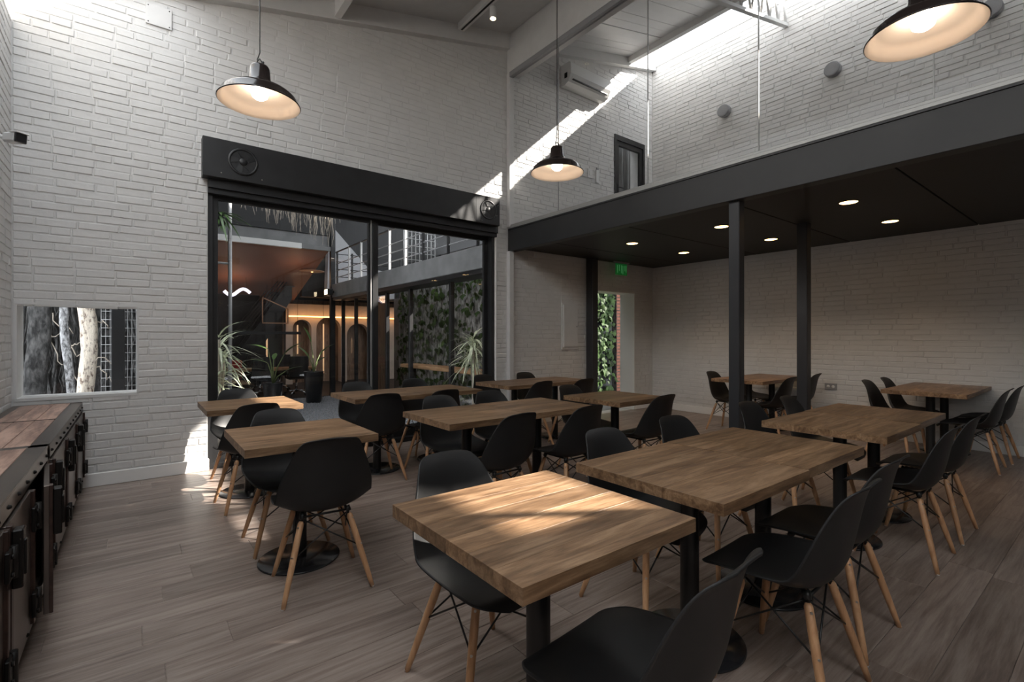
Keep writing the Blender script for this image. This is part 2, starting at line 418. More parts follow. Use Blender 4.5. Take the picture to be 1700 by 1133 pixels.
# skirting
m = MB(); m.bbox(XL, DH[0]+.01, YA-.018, YA+.01, 0, .115, .004); m.bbox(DH[1]+.012, PH[0]-.2, YA-.018, YA+.01, 0, .115, .004); m.bbox(PH[1]+.012, XR, YA-.018, YA+.01, 0, .115, .004)
tag(m.build('baseboard_back', M['base']), 'white skirting along the window wall', kind='structure')
tag(MB().bbox(XR-.018, XR+.01, YB, YA-.02, 0, .115, .004).build('baseboard_right', M['base']), 'white skirting along the mezzanine side wall', kind='structure')

# ------------------------------------------------------------------ roof
rf = struct('ceiling', 'sloping white roof with rafters and skylights')
XS0, XS1 = .40, 6.98
m = MB(); m.prism([(XS0, zc(XS0)), (XM+.2, zc(XM+.2)), (XM+.2, zc(XM+.2)+.18), (XS0, zc(XS0)+.18)], YB, YA+.3, 'y')
m.build('roof_deck', M['ceil'], rf)
MB().prism([(XM+.2, zc(XM+.2)+.03), (XS1, zc(XS1)+.03), (XS1, zc(XS1)+.2), (XM+.2, zc(XM+.2)+.2)], YB, YA+.3, 'y').build('roof_deck', M['ceil'], rf)
bw = .172; bm_ = MB().prism([(XM+.2, zc(XM+.2)), (XS1-.05, zc(XS1-.05)), (XS1-.05, zc(XS1-.05)+.02), (XM+.2, zc(XM+.2)+.02)], -bw/2+.003, bw/2-.003, 'y').mesh('ceiling_plank')
yy = YA-.08
while yy > -1.5:
    obj('ceiling_plank', bm_, M['board'], rf, (0, yy-bw/2, random.uniform(-.004, .004))); yy -= bw
# wall plate along the window wall, rafters, main beam
for nm, a, b_, th in (('wall_plate', XL, XM+.02, .21), ('wall_plate', XM+.2, XR, .16)):
    top = lambda x: min(zc(x), 6.42)+.01
    MB().prism([(a, zc(a)-th), (b_, min(zc(b_), 6.46)-th), (b_, top(b_)), (a, top(a))], YA-.085, YA+.02, 'y').build(nm, M['paint'], rf)
for x in (1.82,):
    MB().box(x-.035, x+.035, YB, YA-.02, zc(x)-.19, zc(x)+.02).build('rafter', M['paint'], rf)
MB().box(XM-.02, XM+.2, YB, YA-.01, 5.12, zc(XM)+.05).build('main_beam', M['paint'], rf)
MB().box(XS1-.085, XS1, YB, YA-.01, 6.155, zc(XS1)+.05).build('skylight_beam', M['paint'], rf)
MB().box(XS0-.07, XS0, YB, YA-.01, zc(XS0)-.14, zc(XS0)+.05).build('skylight_beam', M['paint'], rf)
MB().box(XS1-.05, XR+.2, -2.5, -.35, 6.46, 6.7).box(XS1-.05, XR+.2, -4.6, -3.3, 6.46, 6.7).build('roof_deck', M['ceil'], rf)  # skylight closed off here, added out of view to block sun patches
# lattice trusses under the mezzanine roof
for ty in (3.25, -.2, -3.6):
    m = MB(); a, b_ = XM+.2, XR-.01
    s = .228
    def zt(x, o): return zc(x)+o
    for o, h in ((-.50, .045), (-.02, .045)):
        m.prism([(a, zt(a, o)), (b_, zt(b_, o)), (b_, zt(b_, o)+h), (a, zt(a, o)+h)], ty-.03, ty+.03, 'y')
    n = 12
    for i in range(n):
        x0, x1 = a+(b_-a)*i/n, a+(b_-a)*(i+1)/n; xm = (x0+x1)/2
        m.tube((x0, ty, zt(x0, -.47)), (xm, ty, zt(xm, .0)), .016, n=6); m.tube((xm, ty, zt(xm, .0)), (x1, ty, zt(x1, -.47)), .016, n=6)
    m.build('truss', M['paint'], rf)
for ya, yb in ((-.35, YA+.3), (-3.3, -2.5), (YB, -4.6)):
    MB().prism([(XS1-.03, 6.44), (XR+.25, 6.60), (XR+.25, 6.606), (XS1-.03, 6.446)], ya, yb, 'y').build('skylight_pane', M['sky_glass'], rf)

# ------------------------------------------------------------------ mezzanine
mz = struct('mezzanine', 'dark steel mezzanine over the rear tables')
MB().bbox(XM, XM+.12, YB, YA, ZS-.05, 2.87, .004).build('front_beam', M['grey_steel'], mz)
MB().box(XM-.012, XM+.12, YB, YA-.02, 2.855, 2.872).build('beam_lip', M['black'], mz)
MB().box(XM+.10, XR, YB, YA, ZS+.03, 2.9).build('deck', M['soffit'], mz)
sy = [YA-.02, 4.93, 3.68, 2.42, 1.15, -.1, -1.35, YB]
for i in range(len(sy)-1):
    MB().bbox(XM+.125, XR-.012, sy[i+1]+.006, sy[i]-.006, ZS, ZS+.03, .003).build('soffit_panel', M['soffit'], mz)
m = MB(); m.bbox(XM-.01, XM+.06, YB, YA-.06, 2.873, 2.905, .003); m.bbox(XM, XM+.05, YB, YA-.06, 2.905, 2.93, .003)
m.build('glass_channel', M['alu'], mz)
gy = [YA-.07, 4.59, 3.21, 2.05, .87, -.35, -1.5, -2.7]
for i in range(len(gy)-1):
    g = MB().box(XM+.018, XM+.030, gy[i+1]+.004, gy[i]-.004, 2.92, 5.05).build('glass_panel', M['rail_glass'], mz)
    if i < 5: MB().box(XM+.0175, XM+.0305, gy[i+1]-.003, gy[i+1]+.003, 2.93, 5.05).build('glass_joint', M['alu'], mz)
m = MB(); m.bbox(XM-.02, XM+.05, YB+7, YA-.06, 5.05, 5.12, .004); m.build('top_channel', M['grey_pl'], mz)
for nm, (a, b_, c, d) in (('post', (4.335, 4.435, 2.235, 2.335)), ('post', (5.97, 6.08, 2.30, 2.41)), ('post', (5.885, 6.02, 5.46, 5.60))):
    MB().bbox(a, b_, c, d, 0, ZS+.01, .006).build(nm, M['post'], mz)

MB().bbox(XM+.0, XM+.045, -1.0, -.96, 2.93, 5.06, .004).build('shadow_post', M['alu'], mz)  # out-of-view post added to cast the thin shadow line on the table

# ------------------------------------------------------------------ sliding door and shutter box
dr = struct('door_1', 'black framed sliding glass door to the courtyard')
YD = YA+.10
def rect_frame(mb, x0, x1, z0, z1, y0, y1, l, r_, b_, t):
    mb.box(x0, x0+l, y0, y1, z0, z1); mb.box(x1-r_, x1, y0, y1, z0, z1); mb.box(x0+l, x1-r_, y0, y1, z0, z0+b_); mb.box(x0+l, x1-r_, y0, y1, z1-t, z1)
m = MB(); rect_frame(m, DH[0], DH[1]-.005, 0, DH[3]+.05, YA+.03, YA+.24, .045, .05, .05, .09)
m.box(DH[0], DH[1], YA-.05, YA+.03, 2.78, 2.90); m.box(DH[0], DH[1], YA-.02, YA+.03, 2.73, 2.79)
m.build('door_frame', M['black'], dr)
for (x0, x1, yo) in ((DH[0]+.04, 2.36, .0), (2.26, DH[1]-.05, .06)):
    m = MB(); rect_frame(m, x0, x1, .04, 2.82, YD-.025+yo, YD+.02+yo, .055, .065, .15, .13)
    s_ = m.build('sash', M['black'], dr)
    MB().box(x0+.05, x1-.05, YD-.006+yo, YD+.002+yo, .18, 2.70).build('pane', M['glass'], s_)
tag(MB().box(2.262, 2.278, YD-.032, YD-.024, .05, 2.72).build('weather_strip', M['alu'], dr))
sb = thing('shutter_box', 'long black steel roller shutter box above the sliding door', 'shutter box', (0, 0, 0))
MB().bbox(.525, 4.055, YA-.125, YA-.002, 2.865, 3.245, .004).build('casing', M['black'], sb)
MB().box(3.66, 3.664, YA-.127, YA-.12, 2.87, 3.24).build('seam', M['soffit'], sb)
for fx, fz in ((.87, 3.06), (3.86, 3.06)):
    f = MB().lathe([(.135, -.004), (.135, .004), (.118, .004), (.112, -.002), (.118, -.006), (.135, -.004)], (fx, YA-.128, fz), 36, 'y').build('fan', M['black'], sb)
    MB().lathe([(.0, -.002), (.030, -.003), (.036, .004)], (fx, YA-.136, fz), 24, 'y').build('hub', M['grey_steel'], f)
    for k in range(5):
        t = 2*PI*k/5+.4; c, s_ = math.cos(t), math.sin(t); pts = []
        for (rr, ww, dd) in ((.045, -.018, .0), (.045, .018, -.006), (.11, .05, -.006), (.112, -.01, .004)):
            pts.append((fx+c*rr-s_*ww, YA-.1295+dd*.4, fz+s_*rr+c*ww))
        MB().add(pts+[(p[0], p[1]+.002, p[2]) for p in pts], [(0, 1, 2, 3), (7, 6, 5, 4), (0, 4, 5, 1), (1, 5, 6, 2), (2, 6, 7, 3), (3, 7, 4, 0)]).build('blade', M['grey_steel'], f)
for bx_, bz in ((.68, 2.915), (1.04, 2.915), (3.75, 2.9), (4.0, 3.0)):
    MB().lathe([(0, -.004), (.006, -.002), (.006, .003)], (bx_, YA-.126, bz), 10, 'y').build('screw', M['screw'], sb)

# small garden window
w1 = struct('window_1', 'small frameless window onto the garden')
MB().box(WH[0], WH[1], YA+.13, YA+.138, WH[2], WH[3]).build('pane', M['glass'], w1)

# upstairs door
d2 = struct('door_2', 'dark glazed door on the mezzanine')
m = MB(); rect_frame(m, UH[0]-.02, UH[1]+.02, 2.9, UH[3]+.02, YA-.02, YA+.08, .05, .05, .02, .09); m.build('door_frame', M['black'], d2)
m = MB(); rect_frame(m, UH[0]+.03, UH[1]-.03, 2.92, UH[3]-.07, YA, YA+.05, .07, .07, .12, .08); lf = m.build('door_leaf', M['black'], d2)
MB().box(UH[0]+.09, UH[1]-.09, YA+.02, YA+.026, 3.0, UH[3]-.14).build('pane', M['glass'], lf)
MB().box(UH[0]+.05, UH[0]+.08, YA-.02, YA, 3.82, 3.98).path([(UH[0]+.065, YA-.01, 3.93), (UH[0]+.065, YA-.05, 3.93), (UH[0]+.19, YA-.05, 3.925)], .009).build('handle', M['black'], lf)
# what stands behind the upstairs pane: a pale curtain in the next room
cv = []
for i in range(60):
    x = UH[0]-.3+i*.025; yv = YA+.45+.03*math.sin(i*.9)
    cv.append((x, yv))
MB().prism(cv+[(p[0], p[1]+.01) for p in reversed(cv)], 2.92, 5.0, 'z').build('curtain', M['concrete'], d2)

# ------------------------------------------------------------------ tables
TZ, TS, TT = .75, .69, .042
stave = {}
def make_table(cx, cy, label, group, rz=0):
    t = thing('cafe_table', label, 'table', (cx, cy, 0), rz, group)
    n = 6; ws = [random.uniform(.85, 1.15) for _ in range(n)]; sm = sum(ws); yv = -TS/2
    for w in ws:
        w = w/sm*TS
        key = round(w, 3)
        if key not in stave: stave[key] = MB().bbox(-TS/2, TS/2, -key/2+.0002, key/2-.0002, -TT/2, TT/2, .0004).mesh('stave')
        obj('stave', stave[key], M['top'], t, (0, yv+w/2, TZ-TT/2)); yv += w
    if 'b' not in tparts:
        tparts['m'] = MB().bbox(-.16, .16, -.16, .16, TZ-TT-.008, TZ-TT, .002).mesh('mounting_plate')
        tparts['p'] = MB().lathe([(.039, .012), (.039, TZ-TT-.008)], n=28).mesh('pole')
        tparts['b'] = MB().lathe([(0, 0), (.222, 0), (.225, .003), (.225, .008), (.221, .012), (0, .013)], n=56).mesh('base_plate')
    obj('mounting_plate', tparts['m'], M['black'], t); obj('pole', tparts['p'], M['wire'], t); obj('base_plate', tparts['b'], M['dark_pl'], t)
    return t
tparts = {}
# ------------------------------------------------------------------ chairs
def catmull(P, n):
    out = []; m = len(P)
    for i in range(m-1):
        p0, p1, p2, p3 = P[max(i-1, 0)], P[i], P[i+1], P[min(i+2, m-1)]
        for k in range(n):
            t = k/n; out.append(tuple(.5*((2*b)+(-a+c)*t+(2*a-5*b+4*c-d)*t*t+(-a+3*b-3*c+d)*t**3) for a, b, c, d in zip(p0, p1, p2, p3)))
    out.append(P[-1]); return out
def shell_mesh():
    # y, z, half width, edge lift (up on the seat / forward on the back)
    prof = [(.254, .384, .085, .000), (.253, .398, .122, .000), (.246, .412, .155, .001), (.230, .422, .184, .003), (.200, .427, .208, .008), (.155, .428, .224, .020), (.08, .420, .233, .038), (-.01, .411, .236, .054), (-.09, .410, .236, .066),
            (-.148, .428, .234, .074), (-.185, .474, .231, .074), (-.205, .535, .225, .066), (-.221, .610, .208, .054), (-.236, .685, .180, .040), (-.250, .745, .156, .024), (-.262, .780, .138, .011), (-.275, .800, .118, .003), (-.285, .810, .095, -.001), (-.294, .816, .066, -.004)]
    pts = catmull(prof, 3); rows = len(pts); nu = 18; grid = []
    for i, (yv, z, hw, lf) in enumerate(pts):
        a, b_ = pts[max(i-1, 0)], pts[min(i+1, rows-1)]
        ty, tz = b_[0]-a[0], b_[1]-a[1]; L = math.hypot(ty, tz) or 1; ty, tz = ty/L, tz/L
        ny, nz = tz, -ty        # towards sitter: up on the seat, forward on the back
        row = []
        for k in range(nu+1):
            u = -1+2*k/nu; us = math.sin(u*PI/2*.93)/math.sin(PI/2*.93)
            f = abs(us)**2.4*lf
            fl = .004*max(0, abs(us)-.9)*10
            row.append((us*(hw+fl), yv+ny*f, z+nz*f))
        grid.append(row)
    m = MB(); R, C = rows, nu+1
    V = [Vector(p) for row in grid for p in row]
    nrm = []
    for i in range(R):
        for k in range(C):
            a = V[min(i+1, R-1)*C+k]-V[max(i-1, 0)*C+k]; b_ = V[i*C+min(k+1, C-1)]-V[i*C+max(k-1, 0)]
            nrm.append(a.cross(b_).normalized())
    th = .0065; V2 = [v-n*th for v, n in zip(V, nrm)]
    fs = [(i*C+k, i*C+k+1, (i+1)*C+k+1, (i+1)*C+k) for i in range(R-1) for k in range(C-1)]
    q = R*C; fs += [tuple(q+j for j in reversed(f)) for f in fs]
    for i in range(R-1):
        for k in (0, C-1): fs.append((i*C+k, (i+1)*C+k, q+(i+1)*C+k, q+i*C+k))
    for k in range(C-1):
        for i in (0, R-1): fs.append((i*C+k, i*C+k+1, q+i*C+k+1, q+i*C+k))
    m.add(V+V2, fs, True); return m
def make_chair():
    c = thing('shell_chair', 'x', 'chair')
    s = shell_mesh().build('seat_shell', M['plastic'], c)
    tops, feet = {}, {}
    for sx in (-1, 1):
        for sy_ in (-1, 1):
            tops[sx, sy_] = Vector((sx*.118, sy_*.115-.01, .375)); feet[sx, sy_] = Vector((sx*.215, sy_*.198-.025, 0))
    for (sx, sy_), a in tops.items():
        b_ = feet[sx, sy_]; L = (b_-a)
        rs = [.0095, .0148, .0158, .015, .0125, .0105]; ts = [0, .03, .25, .55, .85, 1]
        lg = MB().path([a+L*t for t in ts], 0, 12, rs).build('leg', M['leg'], c)
        mid = a+L*.42; out = Vector((sx*.707, sy_*.707, .15)).normalized()
        for t in (.07, .42):
            p = a+L*t; MB().tube(p+out*.012, p+out*.0178, .0052, .0045, 10).build('bolt', M['screw'], lg)
        MB().lathe([(0, 0), (.009, 0), (.0098, .004), (.0103, .006), (0, .006)], (b_.x, b_.y, 0), 12).build('glide', M['white_pl'], lg)
    for (p, q) in (((-1, -1), (1, -1)), ((-1, 1), (1, 1)), ((-1, -1), (-1, 1)), ((1, -1), (1, 1))):
        m = MB()
        for (i, j) in ((p, q), (q, p)):
            a = tops[i]*.92+Vector((0, 0, .375*.08+.004)); b_ = tops[j]+(feet[j]-tops[j])*.44
            m.tube(a, b_, .0038, n=7); e = (b_-a).normalized(); m.lathe([(0, -.005), (.008, -.004), (.008, .004), (0, .005)], tuple(b_+e*.006), 8)
        m.build('brace', M['wire'], c)
    m = MB()
    for sx in (-1, 1):
        m.path([tops[sx, -1]+Vector((0, 0, -.02)), tops[sx, -1]+Vector((-sx*.012, 0, .03)), tops[sx, 1]+Vector((-sx*.012, 0, .03)), tops[sx, 1]+Vector((0, 0, -.02))], .0075, 8)
    for sy_ in (-1, 1):
        m.path([tops[-1, sy_]+Vector((.01, 0, .02)), tops[1, sy_]+Vector((-.01, 0, .02))], .006, 8)
    for k in tops: m.tube(tops[k]+Vector((0, 0, .01)), tops[k]+Vector((-k[0]*.01, -k[1]*.01, .036)), .013, .016, 10)
    m.build('bracket', M['wire'], c)
    return c
proto = make_chair(); used = [False]
def chair(bx_, by, face, label, group, jr=0.0):
    # bx_, by: middle of the back's top edge on plan;  face: +1 faces the window wall, -1 faces away
    o = proto if not used[0] else copy_tree(proto); used[0] = True
    rz = (0 if face > 0 else PI)+jr
    back = Matrix.Rotation(rz, 3, 'Z') @ Vector((0, -.285, 0))
    o.location = (bx_-back.x, by-back.y, 0); o.rotation_euler = (0, 0, rz); tag(o, label, 'chair', group)
    return o

GT, GC = 'square wooden tables of the dining room', 'black shell chairs around the tables'
ROW = {'A': 'the table row farthest from the glass door', 'B': 'the middle table row', 'C': 'the row along the glass door'}
CR = {'A': 'inner-row', 'B': 'middle-row', 'C': 'window-row'}
# id: (x centres, y centre, row, where)
TB = dict(
    T1=([1.03], 1.19, 'square oak table standing alone with sun patches on its top', 'sunlit single table'),
    T2=([1.905, 2.60], 1.205, 'between the sunlit table and the mezzanine edge', 'table pair beside sunlit table'),
    T3=([3.67, 4.375], 1.22, 'at the mezzanine edge farther from the glass door', 'table pair at mezzanine edge'),
    T4=([6.69, 7.345], 1.38, 'under the mezzanine by the wall socket', 'mezzanine table pair by wall socket'),
    T5=([6.56, 7.25], 3.25, 'under the mezzanine behind the steel posts', 'mezzanine table pair behind steel posts'),
    T6=([3.62], 3.07, 'square oak table standing alone before the garden doorway', 'single table before garden doorway'),
    T7=([1.945, 2.64], 3.06, 'in the middle of the room', 'central table pair'),
    T8=([3.72, 4.41], 4.75, 'against the brick pier beside the glass door', 'table pair by brick pier'),
    T9=([1.915, 2.61], 4.66, 'in front of the sliding door mullion', 'table pair at sliding door'),
    T10=([.785], 4.66, 'square oak table in the corner of the glass door and brick wall', 'corner table at glass door'),
    T11=([.78], 3.06, 'square oak table standing alone opposite the steel cabinets', 'single table opposite cabinets'))
for k, (xs, yc, desc, ref) in TB.items():
    for i, x in enumerate(xs):
        if len(xs) == 1: lb = desc
        else: lb = 'oak table '+desc+', '+('half towards the cabinets' if i == 0 else 'half away from the cabinets')
        make_table(x, yc+(0 if len(xs) == 1 else (-.004, .008)[i]), lb, GT)
T4dx = None
CH = [('T1', 0, -1, 1.06, 1.84, .05), ('T1', 0, 1, 1.075, .54, .10), ('T11', 0, -1, .78, 3.66, .0), ('T11', 0, 1, .775, 2.44, -.10), ('T10', 0, -1, .78, 5.33, .05), ('T10', 0, 1, .75, 4.05, .06),
      ('T9', 0, -1, 1.95, 5.36, .0), ('T9', 1, -1, 2.64, 5.35, .05), ('T9', 0, 1, 1.76, 4.08, -.08), ('T9', 1, 1, 2.36, 4.03, .05), ('T7', 0, -1, 2.04, 3.68, .02), ('T7', 1, -1, 2.60, 3.72, -.05),
      ('T7', 0, 1, 2.02, 2.48, .06), ('T7', 1, 1, 2.655, 2.46, .02), ('T8', 0, -1, 3.65, 5.36, .0), ('T8', 1, -1, 4.36, 5.36, .0), ('T8', 0, 1, 3.68, 4.13, .04), ('T8', 1, 1, 4.30, 4.07, 0),
      ('T6', 0, -1, 3.56, 3.66, .05), ('T6', 0, 1, 3.655, 2.51, .0), ('T2', 0, -1, 2.0, 1.80, .0), ('T2', 1, -1, 2.67, 1.82, -.03), ('T2', 0, 1, 2.0, .565, .04), ('T2', 1, 1, 2.52, .61, .0),
      ('T3', 0, -1, 3.72, 1.87, .0), ('T3', 1, -1, 4.33, 1.84, .05), ('T3', 0, 1, 3.715, .63, .02), ('T3', 1, 1, 4.34, .63, .0), ('T4', 0, -1, 6.74, 1.98, .0), ('T4', 1, -1, 7.33, 1.96, .0),
      ('T4', 0, 1, 6.71, .77, .03), ('T4', 1, 1, 7.34, .75, .0), ('T5', 0, -1, 6.64, 3.85, .0), ('T5', 1, -1, 7.28, 3.84, .0), ('T5', 0, 1, 6.50, 2.66, .0), ('T5', 1, 1, 7.40, 2.70, .05)]
for (k, i, face, x, yv, jr) in CH:
    xs, yc, desc, ref = TB[k]
    side = 'back to glass door' if face < 0 else 'facing glass door'
    half = '' if len(xs) == 1 else (', cabinet half' if i == 0 else ', far half')
    chair(x, yv, face, 'black shell chair, '+ref+half+', '+side, GC, jr)

# ------------------------------------------------------------------ steel cabinets
def cabinet(y0, y1, label, doors, dz=0):
    c = thing('steel_cabinet', label, 'cabinet', (0, 0, 0), 0, 'steel cabinets along the left wall')
    x0, x1, h = XL+.01, -.345, .75+dz
    MB().box(x0, x1-.02, y0+.01, y1-.01, .06, h-.05).build('carcass', M['iron'], c)
    m = MB()
    for yv in (y0, y1-.04):
        for xv in (x0, x1-.035): m.bbox(xv, xv+.035, yv, yv+.04, 0, h-.006, .003)
    m.bbox(x1-.02, x1, y0, y1, .06, .11, .003); m.bbox(x1-.02, x1, y0, y1, h-.075, h-.004, .003)
    m.build('frame', M['cabrim'], c)
    m = MB(); w = .075; rect = [(x0, x1, y0, y0+w*.5), (x0, x1, y1-w*.5, y1), (x1-w, x1, y0, y1), (x0, x0+.05, y0, y1)]
    for a, b_, cc, d in rect: m.bbox(a, b_, cc, d, h-.006, h, .002)
    m.build('top_rim', M['cabrim'], c)
    n = 2 if y1-y0 > 2 else 2; seg = (y1-y0-w)/n
    for s_ in range(n):
        a = y0+w*.5+s_*seg; nb = 3; tot = (x1-w)-(x0+.05)
        for k in range(nb):
            xa = x0+.05+tot*k/nb; MB().bbox(xa+.001, xa+tot/nb-.001, a+.006, a+seg-.006, h-.03, h+.001, .002).build('top_board', M['cabwood'], c)
        if s_: MB().box(x0, x1-w, a-.006, a+.006, h-.01, h+.003).build('top_strip', M['iron'], c)
    k = int((y1-y0)/.18)
    bm2 = MB().lathe([(.0, .010), (.006, .008), (.0085, 0), (.0085, -.001)], n=10, axis='x').mesh('rivet')
    for i in range(k):
        obj('rivet', bm2, M['iron'], c, (x1, y0+.09+i*(y1-y0-.18)/(k-1), h-.04))
        if i % 2 == 0: obj('rivet', bm2, M['iron'], c, (x1, y0+.09+i*(y1-y0-.18)/(k-1), .085))
    L = (y1-y0-.08)/doors
    for i in range(doors):
        a, b_ = y0+.04+i*L+.012, y0+.04+(i+1)*L-.012
        ajar = -.10 if (dz and i == doors-1) else 0
        hy = b_
        dd = MB(); dd.bbox(-.005, .014, a-hy, 0, .115, h-.085, .002)
        o = dd.build('door', M['cabmetal'], c, (x1-.006, hy, 0)); o.rotation_euler = (0, 0, -ajar if ajar else 0)
        MB().bbox(.012, .026, a-hy, a-hy+.035, .115, h-.085, .002).build('door_stile', M['cabdark'], o); MB().bbox(.012, .026, -.035, 0, .115, h-.085, .002).build('door_stile', M['cabdark'], o)
        for zz in (.2, h-.2):
            hg = MB().bbox(.02, .034, -.065, -.006, zz-.05, zz+.05, .003).tube((.034, 0, zz-.055), (.034, 0, zz+.055), .011, n=10)
            for q in (-.03, .03): hg.tube((.034, -.04, zz+q), (.041, -.04, zz+q), .008, n=8)
            hg.build('hinge', M['iron'], o)
        la = MB().bbox(.026, .055, a-hy-.01, a-hy+.045, h-.30, h-.10, .004).bbox(.05, .062, a-hy+.005, a-hy+.03, h-.26, h-.14, .003)
        la.build('latch', M['iron'], o)
    return c
cabinet(3.475, 5.60, 'steel and timber cabinet against the window wall, closed doors', 3)
cabinet(1.22, 3.455, 'steel and timber cabinet with one door ajar, next along from the window wall', 4, .004)

# ------------------------------------------------------------------ pendants
def pendant(x, yv, label):
    z = 2.64; t = thing('pendant_lamp', label, 'pendant lamp', (x, yv, 0), 0, 'bronze pendant lamps')
    R = .212
    out = [(R, z), (R+.004, z+.003), (R+.001, z+.008), (R-.012, z+.016), (R-.02, z+.045), (R-.045, z+.068), (R-.09, z+.085), (R-.125, z+.10), (.072, z+.115), (.065, z+.125)]
    inn = [(R, z), (R-.016, z+.014), (R-.025, z+.042), (R-.05, z+.063), (R-.094, z+.080), (R-.128, z+.095), (.05, z+.11), (.0, z+.112)]
    MB().lathe(out, n=56).build('shade', M['shade_out'], t)
    MB().lathe(inn, n=56).build('shade_lining', M['shade_in'], t)
    MB().lathe([(.072, z+.108), (.068, z+.122), (.058, z+.13), (.052, z+.20), (.046, z+.212), (.02, z+.218), (0, z+.219)], n=32).build('neck', M['shade_out'], t)
    MB().path([(-.014, 0, z+.212), (-.012, 0, z+.24), (0, 0, z+.256), (.012, 0, z+.24), (.014, 0, z+.212)], .0035, 8).tube((.016, 0, z+.21), (.018, 0, z+.245), .006, n=8).build('hook', M['wire'], t)
    MB().path([(-.01, 0, z+.215), (-.012, .004, z+.25), (0, 0, z+.29), (0, 0, zc(x)+.01)], .0035, 8).build('cord', M['wire'], t)
    MB().lathe([(0, zc(x)-.03), (.04, zc(x)-.028), (.045, zc(x)+.01)], n=20).build('rose', M['wire'], t)
    MB().lathe([(0, z+.022), (.022, z+.025), (.04, z+.038), (.046, z+.056), (.04, z+.076), (.026, z+.094), (.018, z+.11)], n=28).build('bulb', M['bulb'], t)
    return t
pendant(.57, 3.08, 'bronze pendant lamp hanging over the single table opposite the cabinets')
pendant(2.72, 2.91, 'bronze pendant lamp hanging over the central table pair, before the mezzanine glass')
pendant(2.75, .59, 'bronze pendant lamp beside the table pair next to the sunlit table')

# ------------------------------------------------------------------ wall fittings
c = thing('security_camera', 'white bullet security camera on the left brick wall', 'security camera', (XL, 4.98, 2.74))
MB().lathe([(.0, .0), (.05, .0), (.05, .02), (.035, .028), (0, .028)], axis='x', n=24).build('mount', M['white_pl'], c)
MB().path([(.02, 0, 0), (.05, 0, 0), (.075, .0, -.01)], .014, 10).build('arm', M['white_pl'], c)
Rc = Matrix.Translation((.07, 0, -.005)) @ Matrix.Rotation(-.95, 4, 'Z') @ Matrix.Rotation(.12, 4, 'Y')
m = MB().bbox(0, .13, -.036, .036, -.034, .036, .012); m.v = [tuple(Rc @ Vector(v)) for v in m.v]; m.build('body', M['white_pl'], c)
m = MB().bbox(.128, .15, -.034, .034, -.032, .034, .008); m.v = [tuple(Rc @ Vector(v)) for v in m.v]; m.build('lens_cover', M['dark_pl'], c)
m = MB().bbox(.08, .165, -.038, .038, .032, .04, .003); m.v = [tuple(Rc @ Vector(v)) for v in m.v]; m.build('hood', M['white_pl'], c)
c = thing('wall_plate', 'square white blank cover plate high on the brick wall', 'cover plate', (.19, YA, 4.31))
MB().bbox(-.10, .10, -.012, .0, -.10, .09, .006).build('plate', M['brick'], c)
for q in ((-.08, -.08), (.08, -.08), (.08, .07), (-.08, .07)): MB().lathe([(0, -.003), (.005, -.002), (.005, .002)], (q[0], -.012, q[1]), 8, 'y').build('screw', M['iron'], c)
c = thing('panel_cover', 'white painted electrical panel cover on the brick wall', 'panel cover', (5.54, YA, 1.48))
MB().bbox(-.19, .17, -.022, .002, -.37, .37, .004).build('frame', M['paint'], c)
MB().bbox(-.165, .145, -.04, -.018, -.33, .345, .006).build('door', M['paint'], c)
MB().lathe([(0, -.008), (.01, -.006), (.01, .001)], (.12, -.04, 0), 10, 'y').build('lock', M['alu'], c)
c = thing('exit_sign', 'green glowing exit sign over the garden doorway', 'exit sign', (6.60, YA-.17, 2.37))
MB().bbox(-.20, .20, -.02, .02, .205, .232, .004).build('bracket', M['grey_pl'], c)
MB().bbox(-.15, .15, -.006, .006, 0, .195, .003).build('panel', M['green'], c)
for sx_, zz, hh in ((-.105, .10, .13), (-.055, .12, .1), (.0, .10, .14), (.035, .09, .14), (.085, .12, .09), (.12, .11, .11)):
    MB().box(sx_-.006, sx_+.006, -.009, -.0055, zz-hh/2, zz+hh/2).build('stroke', M['green2'], c)
c = thing('wall_socket', 'double socket low on the side wall behind the mezzanine tables', 'socket', (XR, 2.66, .62))
MB().bbox(-.012, 0, -.075, .075, -.045, .045, .004).build('plate', M['grey_pl'], c)
for q in (-.03, .03): MB().lathe([(0, -.001), (.02, -.001), (.021, .002)], (-.013, q, 0), 16, 'x').build('outlet', M['white_pl'], c)
# mezzanine: air conditioner, switches, round wall speakers
c = thing('air_conditioner', 'white split air conditioner on the mezzanine end wall', 'air conditioner', (5.34, YA, 5.26))
poly = [(-.005, .0), (-.005, .33), (-.19, .33), (-.225, .30), (-.23, .14), (-.17, .03), (-.09, .0)]
m = MB(); m.prism([(a, b_) for a, b_ in poly], 0, .92, 'x'); m.build('casing', M['white_pl'], c)
MB().box(.06, .86, -.222, -.190, .055, .070).build('outlet_slot', M['wire'], c)
MB().prism([(-.225, .12), (-.232, .125), (-.195, .052), (-.188, .05)], .05, .87, 'x').build('louver', M['white_pl'], c)
MB().bbox(-.006, 0, -.15, -.09, .10, .18, .002).build('side_vent', M['iron'], c)
for i, (sx_, w, hh) in enumerate(((5.83, .055, .075), (6.0, .055, .075))):
    c = thing('light_switch', ('white light switch on the mezzanine wall, farther from the dark door', 'white light switch next to the remote holder by the mezzanine door')[i], 'light switch', (sx_, YA, 4.03), 0, 'switches by the mezzanine door')
    MB().bbox(-w, w, -.018, 0, -hh, hh, .004).build('plate', M['white_pl'], c); MB().bbox(-w*.5, w*.5, -.024, -.016, -hh*.5, hh*.5, .003).build('rocker', M['white_pl'], c)
c = thing('wall_thermostat', 'slim white remote control holder beside the mezzanine door', 'remote holder', (6.17, YA, 4.02))
